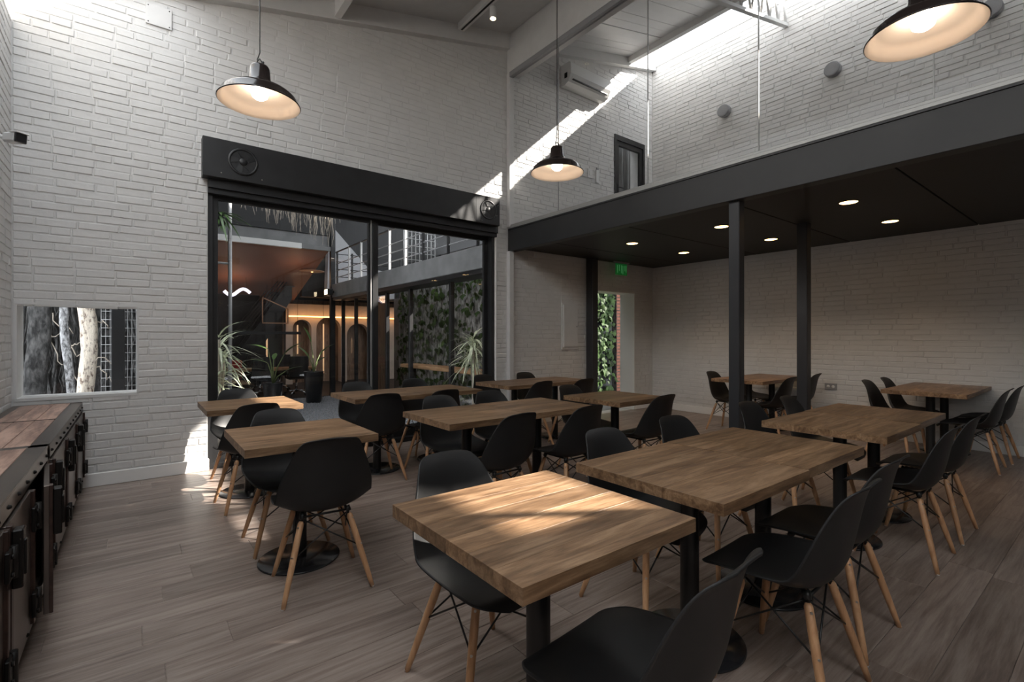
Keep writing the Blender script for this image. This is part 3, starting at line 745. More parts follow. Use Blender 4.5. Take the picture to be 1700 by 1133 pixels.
MB().bbox(-.035, .035, -.03, 0, -.12, .10, .005).build('holder', M['white_pl'], c); MB().bbox(-.025, .025, -.028, -.01, .08, .14, .004).build('remote', M['grey_pl'], c)
for i, yv in enumerate((4.19, 2.62, 1.04)):
    lb = ('grey round wall speaker beside the mezzanine end wall', 'grey round wall speaker midway along the mezzanine wall', 'grey round wall speaker behind the bronze pendant lamp')[i]
    c = thing('wall_speaker', lb, 'wall speaker', (XR, yv, 5.01), 0, 'round speakers on the mezzanine wall')
    MB().tube((0, 0, 0), (-.025, 0, 0), .085, n=36).tube((-.025, 0, 0), (-.094, 0, 0), .1, n=36).tube((-.094, 0, 0), (-.10, 0, 0), .1, .095, n=36).build('body', M['grey_pl'], c)
    MB().tube((-.0995, 0, 0), (-.103, 0, 0), .088, .086, n=36).build('grille', M['grey_pl'], c)
# downlights
for i, (x, yv) in enumerate(((5.43, 4.30), (6.65, 4.29), (5.43, 3.01), (6.65, 3.0), (5.41, 1.72), (6.67, 1.72))):
    c = thing('downlight', 'warm round downlight in the soffit row along the '+('mezzanine edge' if i % 2 == 0 else 'side wall')+(', by the doorway', ', between doorway and posts', ', beyond the steel posts')[i//2], 'downlight', (x, yv, ZS), 0, 'downlights under the mezzanine')
    MB().lathe([(.075, -.001), (.078, -.004), (.092, -.004), (.096, .0)], n=28).build('trim_ring', M['iron'], c)
    MB().lathe([(0, -.0015), (.074, -.0015), (.075, .0)], n=28).build('lens', M['down'], c)
    l = bpy.data.lights.new('downlight_beam', 'SPOT'); l.energy = 17; l.color = (1, .68, .40); l.spot_size = 1.9; l.spot_blend = .8; l.shadow_soft_size = .06
    o = bpy.data.objects.new('downlight_beam', l); COL.objects.link(o); o.parent = c; o.location = (0, 0, -.02)
# track with spot
c = thing('track_light', 'white lighting track with a spot on the sloping ceiling', 'track light', (3.43, 0, zc(3.43)))
MB().bbox(-.05, .05, -3, YA-.1, -.09, .02, .004).build('track', M['paint'], c)
MB().box(-.012, .012, -3, YA-.12, -.094, -.088).build('slot', M['iron'], c)
tk = MB().lathe([(0, .0), (.04, .0), (.042, -.02), (.042, -.14), (.038, -.145)], (.06, 4.88, -.1), 24).tube((.06, 4.88, -.1), (.03, 4.88, -.03), .014).build('spot_body', M['white_pl'], c)
MB().lathe([(0, -.128), (.026, -.128), (.028, -.12)], (.06, 4.88, -.1), 20).build('spot_lens', M['spot'], tk)
c = thing('ceiling_fitting', 'small white box on the mezzanine ceiling behind the glass', 'ceiling fitting', (5.0, 4.6, zc(5.0)))
MB().bbox(-.06, .06, -.08, .08, -.14, .01, .01).build('box', M['white_pl'], c); MB().bbox(-.03, .03, -.05, .05, -.16, -.13, .006).build('cap', M['white_pl'], c)

# ------------------------------------------------------------------ courtyard behind the window wall
def at(u, v, Y):
    # the point at distance Y (beyond the window wall) seen at photo position u, v
    a = (u-CXP)/FPX; dx = math.sin(TH)+a*math.cos(TH); dy = math.cos(TH)-a*math.sin(TH); t = Y/dy
    return Vector((t*dx, Y, CAMH+t*(CYP-v)/FPX))
YO, XW, YF, ZG = YA+WT, 4.15, 13.3, -.28       # outer face, wing face, far building, courtyard level
rr = random.Random(11)
tag(MB().box(-4, 14, YO, 22, ZG-.2, ZG).build('ground', M['gravel']), 'dark courtyard ground under the gravel', kind='structure')
# gravel
gm = MB()
for i in range(20000):
    x, yv = rr.uniform(.5, XW), rr.uniform(YO+.05, YF)
    s_ = rr.uniform(.012, .028); z = ZG+s_*.3; p = [(x+s_*rr.uniform(.6, 1.2)*cx, yv+s_*rr.uniform(.6, 1.2)*cy, z+s_*cz) for cx, cy, cz in ((1, 0, 0), (-.5, .87, 0), (-.5, -.87, 0), (0, 0, .8))]
    gm.add(p, [(0, 1, 3), (1, 2, 3), (2, 0, 3)])
tag(gm.build('gravel', M['gravel'], fix=False), 'grey gravel covering the courtyard floor', 'gravel', kind='stuff')
# courtyard side wall with climbing roots (behind the small window)
gw = struct('garden_wall', 'dark root-covered garden wall outside the small window')
MB().box(-4, .95, 8.6, 8.9, ZG, 6.5).build('wall_body', M['barkd'], gw)
rt_ = MB()
for i in range(150):
    x = rr.uniform(-1.7, .9); pts = []; z = rr.uniform(2.2, 3.2)
    while z > ZG:
        pts.append((x, 8.58-rr.uniform(0, .06), z)); z -= rr.uniform(.12, .3); x += rr.uniform(-.06, .06)
    if len(pts) > 2: rt_.path(pts, rr.choice((.004, .006, .01, .018)), 5)
tag(rt_.build('climbing_roots', M['barkd'], gw, fix=False), 'dark climbing roots', kind='stuff')

def wobble_trunk(name, x, yv, r, h, mat, label, seed, cat='tree trunk'):
    q = random.Random(seed); n = 18; rings = 40; vs = []
    for i in range(rings+1):
        z = ZG+(h-ZG)*i/rings; cx = x+.03*math.sin(i*.35+seed); 
        for k in range(n):
            t = 2*PI*k/n; rad = r*(1+.12*math.sin(3*t+i*.2)+q.uniform(-.09, .09)); vs.append((cx+rad*math.cos(t), yv+rad*math.sin(t), z))
    fs = [(i*n+k, i*n+(k+1) % n, (i+1)*n+(k+1) % n, (i+1)*n+k) for i in range(rings) for k in range(n)]
    t_ = thing(name, label, cat, (0, 0, 0)); MB().add(vs, fs, True).build('trunk', mat, t_)
    for j in range(3):
        z = rr.uniform(.9, 1.6); a = rr.uniform(-.6, 1.0); p = [Vector((x+r*.9, yv-.02, z))]
        for _ in range(6): p.append(p[-1]+Vector((rr.uniform(.0, .06), rr.uniform(-.03, .02), rr.uniform(-.09, .05))))
        MB().path(p, .006, 6, [.007, .007, .006, .006, .005, .004, .003]).build('aerial_root', M['root'], t_)
    return t_
p = at(142, 580, 7.2); wobble_trunk('tree_trunk', p.x, 7.2, .072, 4.2, M['bark'], 'pale rough tree trunk outside the small window', 3)
p = at(112, 580, 7.7); wobble_trunk('tree_trunk', p.x, 7.7, .04, 4.0, M['grey_bark'], 'thin grey tree trunk outside the small window', 5)
p = at(62, 580, 8.0); wobble_trunk('tree_trunk', p.x, 8.0, .10, 4.0, M['barkd'], 'dark bark tree trunk outside the small window', 8)
p = at(196, 580, 6.6); tag(MB().bbox(p.x-.055, p.x+.055, 6.55, 6.66, ZG, 4.5, .004).bbox(p.x-.09, p.x+.09, 6.51, 6.70, ZG, ZG+.02, .004).build('steel_post', M['black']), 'black square steel post outside the small window', 'post')
c = thing('wire_trellis', 'galvanised wire mesh panel outside the small window', 'trellis', (0, 0, 0))
x0, x1 = at(168, 580, 7.6).x, at(240, 580, 7.6).x
for i in range(11):
    x = x0+(x1-x0)*i/10; MB().tube((x, 7.6, ZG), (x, 7.6, 2.4), .003, n=5).build('wire', M['mesh'], c)
for i in range(26):
    z = ZG+.1+i*.1; MB().tube((x0, 7.596, z), (x1, 7.596, z), .003, n=5).build('wire', M['mesh'], c)

# --- far building across the courtyard
fb = struct('far_building', 'dark building across the courtyard with a lit brown interior')
MB().box(-4, 15, 18.0, 18.3, 2.05, 10).build('upper_facade', M['dark'], fb)
zb = at(380, 371, YF).z
MB().box(-4, 4.15, YF, YF+.3, zb, 7.5).build('fascia', M['dark'], fb)
z3 = at(390, 397, YF).z; xl, xm_, xr_ = at(352, 397, YF).x, at(500, 405, YF).x, at(551, 405, YF).x
MB().bbox(xl, xm_, YF-.06, YF+.04, z3-.07, z3+.07, .005).build('transom', M['base'], fb)  # white stretch paints in the sunlit part of the grey bar
MB().bbox(xm_, xr_, YF-.06, YF+.04, z3-.06, z3+.05, .005).build('transom', M['concrete'], fb)
MB().box(-2, xr_, YF+.05, YF+.12, z3+.07, zb+.02).build('spandrel', M['concrete'], fb)
MB().bbox(xr_-.05, xr_+.07, YF-.08, YF+.06, ZG, 4.6, .006).build('corner_post', M['black'], fb)
for zq, hh in ((at(440, 552, YF).z, .05),): MB().bbox(at(381, 552, YF).x, at(500, 552, YF).x, YF+.02, YF+.08, zq-hh, zq+hh*.4, .005).build('guard_rail', M['black'], fb)
MB().box(-2, xr_, YF+.1, YF+.108, ZG, z3-.07).build('glazing', M['glass'], fb)
# interior
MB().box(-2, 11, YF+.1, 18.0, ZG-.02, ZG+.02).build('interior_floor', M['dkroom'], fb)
MB().prism([(YF+.15, z3+.1), (18.0, 2.35), (18.0, 2.75), (YF+.15, z3+.5)], -2, 4.25, 'x').build('sloping_ceiling', M['brown'], fb)
MB().box(4.3, 15, 16.6, 16.9, 2.62, 9).build('upper_facade', M['dark'], fb)
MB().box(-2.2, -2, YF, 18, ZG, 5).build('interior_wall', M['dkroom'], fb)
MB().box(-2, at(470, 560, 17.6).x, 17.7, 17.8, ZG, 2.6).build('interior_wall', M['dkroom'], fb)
# cream wall with arched openings
xc0, xc1 = at(472, 560, 17.5).x, 11.0
arches = [(at(499, 560, 17.5).x, .30, 1.9), (at(543, 560, 17.5).x, .42, 2.0), (at(592, 560, 17.5).x, .42, 1.8), (8.6, .5, 1.9)]
zt = 2.42
def pier(xa, xb, la, ra):
    # a pier with quarter arch shoulders: la, ra = (radius, spring height) of the arches beside it
    left = [(xa, ZG)]; right = [(xb, ZG)]
    pl = [(xa, ZG)]
    if la:
        r_, zs = la; pl += [(xa, zs)]+[(xa-r_+r_*math.cos(t), zs+r_*math.sin(t)) for t in [PI/2*i/8 for i in range(1, 9)]]+[(xa-r_, zt)]
    else: pl += [(xa, zt)]
    if ra:
        r_, zs = ra; pl += [(xb+r_, zt)]+[(xb+r_-r_*math.cos(t), zs+r_*math.sin(t)) for t in [PI/2*i/8 for i in range(8, 0, -1)]]+[(xb, zs)]
    else: pl += [(xb, zt)]
    pl += [(xb, ZG)]
    MB().prism(pl, 17.3, 17.6, 'y').build('arch_pier', M['cream'], fb)
edges = [xc0]
prev = None; xa = xc0
for (cx, r_, zt_) in arches:
    pier(xa, cx-r_, prev, (r_, zt_-r_)); xa = cx+r_; prev = (r_, zt_-r_)
pier(xa, xc1, prev, None)
MB().box(xc0, xc1, 17.85, 17.95, ZG, 2.6).build('niche_back', M['knotty'], fb)
a, b_ = at(478, 537, 17.2), at(549, 524, 17.2)
MB().bbox(a.x, b_.x+4, 17.12, 17.2, 1.98, 2.02, .004).build('led_strip', M['led'], fb)
# staircase
st = thing('staircase', 'black steel staircase inside the building across the courtyard', 'staircase', (0, 0, 0))
for yv in (15.95, 16.75):
    a, b_ = at(380, 600, 16.3), at(480, 478, 16.3)
    MB().prism([(a.x-.5, ZG), (a.x+.1, ZG), (b_.x, b_.z-.35), (b_.x, b_.z), (b_.x-.2, b_.z)], yv, yv+.05, 'y').build('stringer', M['dark'], st)
    for k in range(4):
        MB().tube((a.x-.3, yv, ZG+.75+k*.12), (b_.x, yv, b_.z+.35+k*.12), .014, n=6).build('handrail', M['black'], st)
a, b_ = at(380, 600, 16.3), at(480, 478, 16.3)
for k in range(11):
    t = k/10; x = a.x-.2+(b_.x-a.x)*t; z = ZG+.1+(b_.z-.1-ZG)*t; MB().box(x, x+.28, 15.98, 16.77, z, z+.03).build('tread', M['dark'], st)
MB().box(at(352, 500, 17).x, at(432, 500, 17).x, 17.1, 17.2, 1.0, at(400, 478, 17).z+.55).build('backing_panel', M['dark'], st)
# squiggle neon
c = at(394, 485, 15.8); pts = []
for i in range(25):
    t = i/24; pts.append((c.x-.33+.66*t, 15.8, c.z+.10*math.sin(t*2*PI*1.05+PI*.95)*(1 if t < .5 else .9)))
ng = thing('neon_sign', 'white wavy neon tube sign on the dark stair wall', 'neon sign', (0, 0, 0))
MB().path(pts, .045, 10).build('tube', M['neon'], ng)
for t in (4, 20): MB().tube(pts[t], (pts[t][0], pts[t][1], pts[t][2]+.9), .004, n=6).build('hanging_wire', M['black'], ng)
# disc lamp
c = at(518, 451, 15.0); t = thing('disc_lamp', 'flat copper disc lamp inside the building across the courtyard', 'disc lamp', (c.x, 15.0, 0))
MB().lathe([(0, c.z+.02), (.34, c.z+.012), (.35, c.z), (.34, c.z-.006), (0, c.z-.01)], n=40).build('disc', M['disc'], t)
MB().tube((0, 0, c.z), (0, 0, z3+.1), .006, n=6).build('rod', M['wire'], t)
MB().lathe([(0, c.z-.03), (.03, c.z-.02), (.03, c.z-.008)], n=16).build('bulb', M['led'], t)
for i, (u, v0, v1, Y) in enumerate(((443, 558, 596, 16.0), (494, 540, 588, 16.6), (537, 538, 620, 16.8))):
    a, b_ = at(u, v0, Y), at(u, v1, Y)
    t = thing('tube_lamp', 'slim warm tube lamp '+('before the dark stair wall', 'before the narrow arch', 'before the wide arch')[i]+' across the courtyard', 'tube lamp', (a.x, Y, 0), 0, 'tube lamps across the courtyard')
    MB().tube((0, 0, b_.z), (0, 0, a.z), .022, n=8).build('tube', M['tubel'], t); MB().tube((0, 0, a.z), (0, 0, 2.9), .005, n=5).build('wire', M['wire'], t)
# thin copper frame
a, b_ = at(435, 493, 14.6), at(479, 538, 14.6); m = MB()
fr = thing('display_frame', 'thin copper frame hanging inside the building across the courtyard', 'frame', (0, 0, 0))
for q in ((a.x, a.x+.025, b_.z, a.z), (b_.x-.025, b_.x, b_.z, a.z-.3)): MB().box(q[0], q[1], 14.58, 14.62, q[2], q[3]).build('upright', M['disc'], fr)
MB().box(a.x, b_.x, 14.58, 14.62, b_.z, b_.z+.03).build('crossbar', M['disc'], fr)
MB().prism([(a.x, a.z), (b_.x, a.z-.3), (b_.x, a.z-.33), (a.x, a.z-.03)], 14.58, 14.62, 'y').build('crossbar', M['disc'], fr)
# long table, office chairs, red cabinet
a, b_ = at(378, 616, 14.6), at(505, 612, 14.6)
t = thing('long_table', 'long brown table inside the building across the courtyard', 'table', (0, 0, 0))
MB().bbox(a.x, b_.x+.3, 14.5, 15.3, a.z-.04, a.z+.02, .004).build('table_top', M['bar'], t)
for x in (a.x+.1, b_.x+.2):
    for yv in (14.56, 15.22): MB().box(x-.03, x+.03, yv-.03, yv+.03, ZG+.02, a.z-.03).build('leg', M['black'], t)
def office_chair(u, Y, lb):
    c = at(u, 600, Y); t = thing('office_chair', lb, 'office chair', (c.x, Y, ZG+.02), 0, 'office chairs across the courtyard')
    MB().bbox(-.24, .24, -.27, -.22, .50, 1.06, .03).build('backrest', M['plastic'], t); MB().bbox(-.24, .24, -.22, .24, .44, .52, .03).build('seat', M['plastic'], t)
    MB().tube((0, 0, .1), (0, 0, .44), .03, n=10).build('column', M['chrome'], t)
    for k in range(5):
        a_ = 2*PI*k/5+.3; e = (math.cos(a_)*.3, math.sin(a_)*.3, .07)
        g = MB().path([(0, 0, .13), (e[0]*.6, e[1]*.6, .12), e], .018, 8).build('spoke', M['chrome'], t)
        MB().lathe([(0, -.02), (.03, -.02), (.03, .02), (0, .02)], (e[0], e[1], .03), 12, 'y').build('caster', M['wire'], g)
    for sx in (-1, 1): MB().path([(sx*.25, -.2, .48), (sx*.28, -.2, .68), (sx*.28, .12, .68), (sx*.25, .12, .48)], .014, 8).build('armrest', M['plastic'], t)
office_chair(492, 14.0, 'black office chair behind the tall black planter')
office_chair(432, 14.1, 'black office chair behind the shorter planter')
office_chair(464, 15.6, 'black office chair across the long brown table')
office_chair(424, 15.6, 'black office chair at the long table near the red box')
a = at(390, 603, 15.6); t = thing('red_box', 'small red locker beside the black staircase', 'locker', (a.x, 15.6, a.z-.45))
MB().bbox(-.16, .16, -.15, .15, 0, .52, .01).build('body', M['red'], t); MB().bbox(-.12, .12, -.165, -.145, .05, .28, .005).build('door', M['disc'], t); MB().lathe([(0, -.02), (.03, -.015), (.03, 0)], (0, -.165, .2), 12, 'y').build('knob', M['chrome'], t)
for (x, yv, zz, en) in ((2.2, 15.6, 2.6, 6), (5.2, 16.2, 1.9, 3.5), (3.6, 14.4, 3.0, 4)):
    l = bpy.data.lights.new('room_fill', 'POINT'); l.energy = en; l.color = (1, .62, .36); l.shadow_soft_size = .15  # bare point lights added to brighten the far interior, no fixtures
    o = bpy.data.objects.new('room_fill', l); COL.objects.link(o); o.location = (x, yv, zz)

# --- glazed wing on the right of the courtyard
wg = struct('wing', 'grey rendered wing with roof terrace beside the courtyard')
XE, YW0, YW1 = 5.95, YO+.02, 13.1
MB().bbox(XW, XW+.18, YW0, YW1, 2.35, 2.70, .01).build('fascia', M['concrete'], wg)
MB().box(XW+.18, XW+1.0, YW0, YW1, 2.40, 2.66).build('terrace_slab', M['grey_steel'], wg)
MB().box(XW+.02, XW+.40, YW0, YW1, 2.28, 2.36).build('glazing_head', M['black'], wg)
XG = XW+.28
pys = [YW0+.03, 7.45, 9.05, 10.2, 11.2, 12.1, 13.05]
for yv in pys: MB().bbox(XG-.04, XG+.04, yv-.035, yv+.035, ZG, 2.3, .004).build('mullion', M['black'], wg)
for i in range(len(pys)-1): MB().box(XG-.004, XG+.004, pys[i]+.03, pys[i+1]-.03, ZG+.1, 2.29).build('pane', M['glass'], wg)
MB().bbox(XG-.04, XG+.04, YW0, YW1, ZG, ZG+.12, .004).build('sill', M['black'], wg)
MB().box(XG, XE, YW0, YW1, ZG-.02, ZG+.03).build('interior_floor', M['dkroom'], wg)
MB().box(XE-.06, XE, 12.75, YW1, ZG, 2.4).build('back_wall', M['concrete'], wg)
MB().box(XE-.62, XE-.54, 12.3, 13.05, ZG, 2.28).build('timber_panel', M['knotty'], wg)
for yv in (6.5, 7.4, 8.4, 9.5, 10.6, 11.8):
    for x in (XW+.14, XW+.55, XW+.88):
        q = MB().lathe([(0, -.004), (.05, -.004), (.06, 0)], (x, yv, 2.35 if x < XW+.2 else 2.40), 16).build('downlight', M['down'], wg)
MB().bbox(XW+.45, XW+.85, YW0+.2, 9.9, .66, .73, .006).build('bar_shelf', M['bar'], wg)
for yv in (6.4, 8, 9.6): MB().box(XW+.6, XW+.66, yv-.03, yv+.03, ZG+.03, .66).build('shelf_leg', M['black'], wg)
# terrace railing
rl = thing('terrace_railing', 'steel railing with horizontal bars along the wing terrace', 'railing', (0, 0, 0))
pk = ['black', 'base', 'base', 'black', 'base', 'base', 'black', 'black', 'black']  # white posts have sunlight painted into their colour
for i, yv in enumerate((12.9, 12.0, 11.2, 10.5, 9.6, 8.85, 8.1, 7.2, 6.3)): MB().bbox(XW+.05, XW+.09, yv-.02, yv+.02, 2.69, 3.55, .003).build('post', M[pk[i]], rl)
for z in (2.87, 3.05, 3.23): MB().tube((XW+.07, YW0+.1, z), (XW+.07, 13.0, z), .010, n=6).build('bar', M['grey_pl'], rl)
MB().tube((XW+.07, YW0+.1, 3.54), (XW+.07, 13.0, 3.54), .02, n=8).build('handrail', M['black'], rl)
for z in (2.9, 3.1, 3.3, 3.5): MB().tube((XW+.07, 13.0, z), (XW+3, 13.0, z), .010, n=6).build('bar', M['black'], rl)
for x in (XW+.5, XW+1.1, XW+1.9): MB().bbox(x-.02, x+.02, 12.98, 13.02, 2.69, 3.55, .003).build('post', M['black'], rl)
# pale gable beyond the terrace, wire screen
a, b_, c_, d_ = at(553, 372, 15.5), at(612, 446, 15.5), at(612, 480, 15.5), at(548, 480, 15.5)
tag(MB().prism([(a.x-.1, a.z), (b_.x, b_.z), (b_.x+.9, b_.z-.1), (b_.x+.9, 2.6), (d_.x-.1, 2.6)], 15.5, 15.8, 'y').build('gable_house', M['bwall']), 'pale rendered gable standing beyond the terrace railing', kind='structure')
c = thing('wire_screen', 'wire grid screen on the terrace beyond the railing', 'screen', (0, 0, 0))
x0, x1, z0, z1 = at(670, 420, 11).x, at(722, 420, 11).x, 2.7, at(690, 372, 11).z+.3
for i in range(9):
    x = x0+(x1-x0)*i/8; MB().tube((x, 11, z0), (x, 11, z1), .011, n=5).build('wire', M['mesh'], c)
for i in range(11):
    z = z0+(z1-z0)*i/10; MB().tube((x0, 10.985, z), (x1, 10.985, z), .009, n=5).build('wire', M['mesh'], c)
c = at(545, 490, 12.95); t = thing('floodlight', 'small lit floodlight on the corner of the wing fascia', 'floodlight', (XW, 12.95, 2.5))
MB().bbox(-.20, -.06, -.12, .12, -.10, .06, .01).build('housing', M['black'], t); MB().bbox(-.215, -.198, -.10, .10, -.08, .04, .003).build('lens', M['spot'], t); MB().bbox(-.07, .0, -.03, .03, -.04, .02, .004).build('bracket', M['black'], t)

# slatted canopy, added out of view to darken the courtyard
cn = thing('shading_canopy', 'unseen slatted canopy added high up to darken the courtyard', 'canopy', (0, 0, 0))
for x in (-3.6, 4.0, 8.5): MB().box(x-.06, x+.06, 7.6, 18, 7.62, 7.8).build('beam', M['black'], cn)
for i in range(32): MB().box(-4, 15, 7.6+i*.32, 7.6+i*.32+.25, 7.5, 7.62).build('slat', M['dark'], cn)
MB().box(-3.9, -3.6, 8.9, 18, ZG, 7.5).build('side_screen', M['dark'], cn)
tag(MB().box(9.4, 9.7, YO, 18, ZG, 4.5).build('wall_sunblock', M['concrete']), 'unseen grey wall added beside the courtyard to block low sun', kind='structure')  # added to keep low sun off the arches, not a known wall

# --- plants
def leaf_blade(L, w, droop=.3, n=6, fold=.15, thick=0):
    # a leaf along +x, drooping, folded on its midrib
    vs = []; fs = []
    for i in range(n+1):
        t = i/n; hw = w*math.sin(PI*min(1, (t*.92+.08)))**.8*.5; x = L*t*(1-.12*droop*t); z = -droop*L*t*t
        vs += [(x, -hw, z+fold*hw), (x, 0, z), (x, hw, z+fold*hw)]
    for i in range(n):
        for k in (0, 1): fs.append((i*3+k, i*3+k+1, (i+1)*3+k+1, (i+1)*3+k))
    return vs, fs
def add_leaf(mb, base, yaw, pitch, L, w, droop, n=5, roll=0):
    vs, fs = leaf_blade(L, w, droop, n); R = Matrix.Translation(base) @ Matrix.Rotation(yaw, 4, 'Z') @ Matrix.Rotation(-pitch, 4, 'Y') @ Matrix.Rotation(roll, 4, 'X')
    mb.add([tuple(R @ Vector(v)) for v in vs], fs, True)
def planter(t, r, h):
    MB().lathe([(0, 0), (r*.72, 0), (r*.75, .01), (r, h-.02), (r*1.03, h), (r*.94, h), (r*.92, h-.05), (0, h-.05)], n=36).build('planter', M['pot'], t)
    MB().lathe([(0, h-.045), (r*.91, h-.047)], n=24).build('soil', M['soil'], t)
def strelitzia(x, yv, r, h, leaves, label):
    t = thing('potted_plant', label, 'potted plant', (x, yv, ZG), 0, 'potted plants in the courtyard'); planter(t, r, h)
    for (yaw, hh, lean, L, w, pitch) in leaves:
        e = (math.cos(yaw)*lean, math.sin(yaw)*lean, h+hh); MB().path([(0, 0, h-.05), (e[0]*.35, e[1]*.35, h+hh*.5), e], .012, 7, [.016, .012, .008]).build('stalk', M['stem'], t)
        m = MB(); add_leaf(m, e, yaw, pitch, L, w, .25, 7); m.build('leaf', M['leafg'], t, fix=False)
yv = 11.6; p = at(453, 640, yv)
q = TH
strelitzia(p.x, yv, .20, .60, [(PI-q, .72, .10, .50, .17, .45), (-q+.1, .62, .24, .52, .19, .8), (PI-q+.3, .42, .1, .36, .13, .5), (-q, .25, .28, .40, .14, .5), (1.2, .5, .1, .3, .1, .7)], 'green strelitzia in a black planter on the courtyard gravel')
yv = 12.3; p = at(521, 640, yv)
strelitzia(p.x, yv, .225, .76, [(-q+.1, .40, .14, .44, .2, .9), (PI-q, .34, .12, .42, .14, 1.0), (2.2, .7, .08, .45, .08, 1.3), (-q-.4, .25, .14, .32, .13, .6)], 'green strelitzia in a taller tapered planter on the gravel')
def dracaena(x, yv, crowns, n, L, w, mat, label, seed, stemz=0):
    q = random.Random(seed); t = thing('spiky_plant', label, 'plant', (x, yv, ZG), 0, 'spiky plants beside the glass door'); planter(t, .17, .3)
    m = MB()
    for (dx, dy, z) in crowns:
        MB().path([(0, 0, .25), (dx*.5, dy*.5, (z-ZG)*.6), (dx, dy, z-ZG)], .02, 8).build('stem', M['root'], t)
        for i in range(n):
            add_leaf(m, (dx, dy, z-ZG+q.uniform(-.18, .05)), q.uniform(0, 2*PI), q.uniform(-.2, 1.2), L*q.uniform(.7, 1.2), w, q.uniform(.4, 1.1), 6)
    tag(m.build('foliage', mat, t, fix=False), kind='stuff')
p = at(368, 600, 6.55)
dracaena(p.x-.03, 6.55, [(0, 0, 1.28), (.05, .03, 1.02), (-.06, .02, .8)], 34, .34, .026, M['leafp'], 'white edged dracaena just outside the glass door by the brick wall', 4)
p = at(786, 590, 6.5)
dracaena(p.x, 6.5, [(0, 0, 1.25), (.05, .1, 1.0)], 70, .36, .026, M['leafp'], 'spiky green plant outside the glass door beside the wing', 9)
p = at(362, 345, 7.2); t = thing('hanging_planter', 'small black hanging planter with green leaves by the door head', 'hanging planter', (p.x, 7.2, p.z-.12))
MB().lathe([(0, -.12), (.07, -.1), (.10, -.02), (.10, .02), (.09, .02), (0, .0)], n=24).build('bowl', M['pot'], t); MB().tube((0, 0, 0), (0, 0, 2.5), .004, n=5).build('wire', M['wire'], t)
m = MB()
for i in range(40): add_leaf(m, (0, 0, .02), rr.uniform(0, 2*PI), rr.uniform(-.3, 1), rr.uniform(.15, .3), .035, rr.uniform(.5, 1.6), 5)
tag(m.build('foliage', M['leafg'], t, fix=False), kind='stuff')
# trellis pole
p = at(381, 470, 9.0); c = thing('bamboo_pole', 'tall pale trellis pole standing in the courtyard', 'pole', (p.x, 9.0, ZG))
MB().path([(0, 0, 0), (.01, 0, 1.6), (0, 0, 5.2)], .03, 10).build('shaft', M['mesh'], c)
for i in range(12): MB().lathe([(.029, -.012), (.036, 0), (.029, .012)], (0.005, 0, .3+i*.36), 10).build('node', M['mesh'], c)
MB().tube((-.6, 0, at(370, 437, 9).z-ZG), (0, 0, at(370, 437, 9).z-ZG), .02, n=6).build('crosspiece', M['mesh'], c)
# hanging dry roots from a planter trough above the door
ht = thing('root_trough', 'trough of hanging dry roots above the courtyard', 'planter', (0, 0, 0))
a, b_ = at(425, 330, 8.4), at(552, 345, 8.4)
MB().bbox(a.x-.5, b_.x+.1, 8.3, 8.6, 3.72, 3.92, .01).build('trough', M['black'], ht)
for x in (a.x-.4, b_.x): MB().tube((x, 8.45, 3.9), (x, 8.45, 6.4), .01, n=6).build('hanger', M['black'], ht)
m = MB()
for i in range(190):
    t = rr.random(); x = a.x-.4+(b_.x-a.x+.45)*t; yv = rr.uniform(8.28, 8.62); z = 3.78; L = rr.uniform(.25, .85)*(.55+.6*t); pts = [(x, yv, z)]
    for k in range(5): x += rr.uniform(-.03, .03); z -= L/5; pts.append((x, yv+rr.uniform(-.02, .02), z))
    m.path(pts, .005, 4, [.006, .006, .005, .005, .004, .002])
tag(m.build('hanging_roots', M['root'], ht, fix=False), kind='stuff')
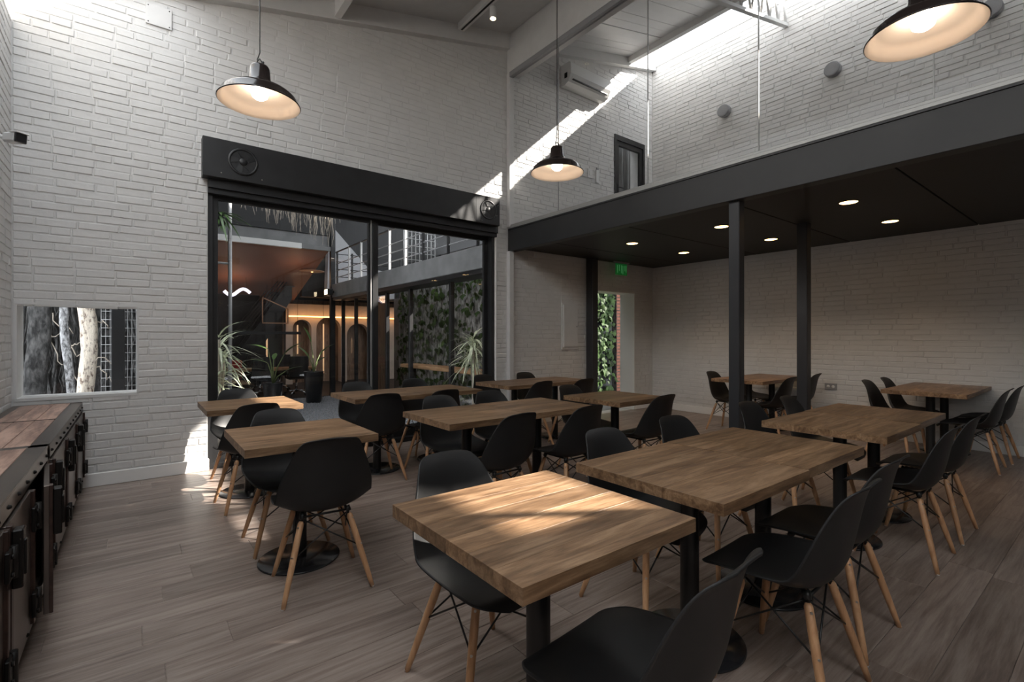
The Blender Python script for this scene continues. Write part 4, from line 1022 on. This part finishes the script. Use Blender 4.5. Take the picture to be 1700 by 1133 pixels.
# --- ivy: in the garden passage and on the wing's back wall
def ivy_wall(label, origin, ux, w, h, n, size, seed, body, holes=()):
    q = random.Random(seed); t = thing('ivy_screen', label, 'ivy', origin, 0); ux = Vector(ux); nr = Vector((ux.y, -ux.x, 0))
    a = ux*w
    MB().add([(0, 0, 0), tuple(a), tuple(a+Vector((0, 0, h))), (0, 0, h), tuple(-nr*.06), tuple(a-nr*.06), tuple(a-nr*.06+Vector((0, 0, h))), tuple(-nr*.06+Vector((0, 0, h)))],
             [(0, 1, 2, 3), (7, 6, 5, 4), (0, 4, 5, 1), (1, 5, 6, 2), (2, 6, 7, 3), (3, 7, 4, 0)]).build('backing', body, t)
    ms = []
    for v in range(4):
        mb = MB(); vs = [(0, 0, 0), (-.30, .12, .02), (-.52, .42, -.03), (-.26, .60, .02), (0, 1.05, -.14), (.26, .60, .02), (.52, .42, -.03), (.30, .12, .02), (0, .45, .10)]
        mb.add([(x, yv, z+q.uniform(-.05, .05)) for x, yv, z in vs], [(0, 1, 8), (1, 2, 8), (2, 3, 8), (3, 4, 8), (4, 5, 8), (5, 6, 8), (6, 7, 8), (7, 0, 8)], True); ms.append(mb)
    lm = [(mb.mesh('leaf'), M['leafd'] if i % 2 else M['leafd2']) for i, mb in enumerate(ms)]
    rest = MB()
    for i in range(n):
        u, z = q.uniform(.02, w-.02), q.uniform(.05, h-.03); s_ = size*q.uniform(.6, 1.25)
        base = ux*u+nr*q.uniform(.02, .10)+Vector((0, 0, z))
        R = Matrix.Rotation(math.atan2(ux.y, ux.x), 4, 'Z') @ Matrix.Rotation(PI/2+q.uniform(-.7, .5), 4, 'X') @ Matrix.Rotation(PI+q.uniform(-.9, .9), 4, 'Z') @ Matrix.Rotation(q.uniform(-.5, .5), 4, 'Y')
        if i < 280:
            me, ma = lm[i % 4]; o = obj('leaf', me, ma, t); o.matrix_local = Matrix.Translation(base) @ R @ Matrix.Scale(s_, 4)
        else:
            mb = ms[i % 4]; MM = Matrix.Translation(base) @ R @ Matrix.Scale(s_, 4); rest.add([tuple(MM @ Vector(v)) for v in mb.v], mb.f, True)
    if n > 280: tag(rest.build('leaf_mass', M['leafd'], t, fix=False), kind='stuff')
    return t
MB_ = None
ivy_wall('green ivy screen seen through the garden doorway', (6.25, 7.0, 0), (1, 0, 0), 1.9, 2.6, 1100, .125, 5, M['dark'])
ivy_wall('green ivy on the wall inside the glazed wing', (5.88, 12.7, ZG), (0, -1, 0), 6.6, 3.0, 900, .15, 6, M['vine_wall'])
# garden passage
gp = struct('garden_passage', 'paved passage behind the doorway')
MB().box(5.6, 9.2, YO, 7.3, -.06, -.005).build('paving', M['concrete'], gp)
MB().box(XE+.02, 5.999, YO, 7.0, 0, 2.9).build('side_wall', M['concrete'], gp)
# red brick pier beside the ivy
rp = struct('wall_garden', 'red brick pier beside the ivy screen')
MB().box(8.27, 9.3, 6.972, 7.3, 0, 2.7).build('wall_body', M['barkd'], rp)
bmr = brick_mb(.23, .06, .004, rr, .014).mesh('brick'); bmh = brick_mb(.11, .06, .004, rr, .014).mesh('brick')
for k in range(38):
    for j in range(4): obj('brick', bmr, M['redbrick'], rp, (8.385+.12*(k % 2)+.24*j, 6.966, .035+k*.07))
    if k % 2: obj('brick', bmh, M['redbrick'], rp, (8.328, 6.966, .035+k*.07))
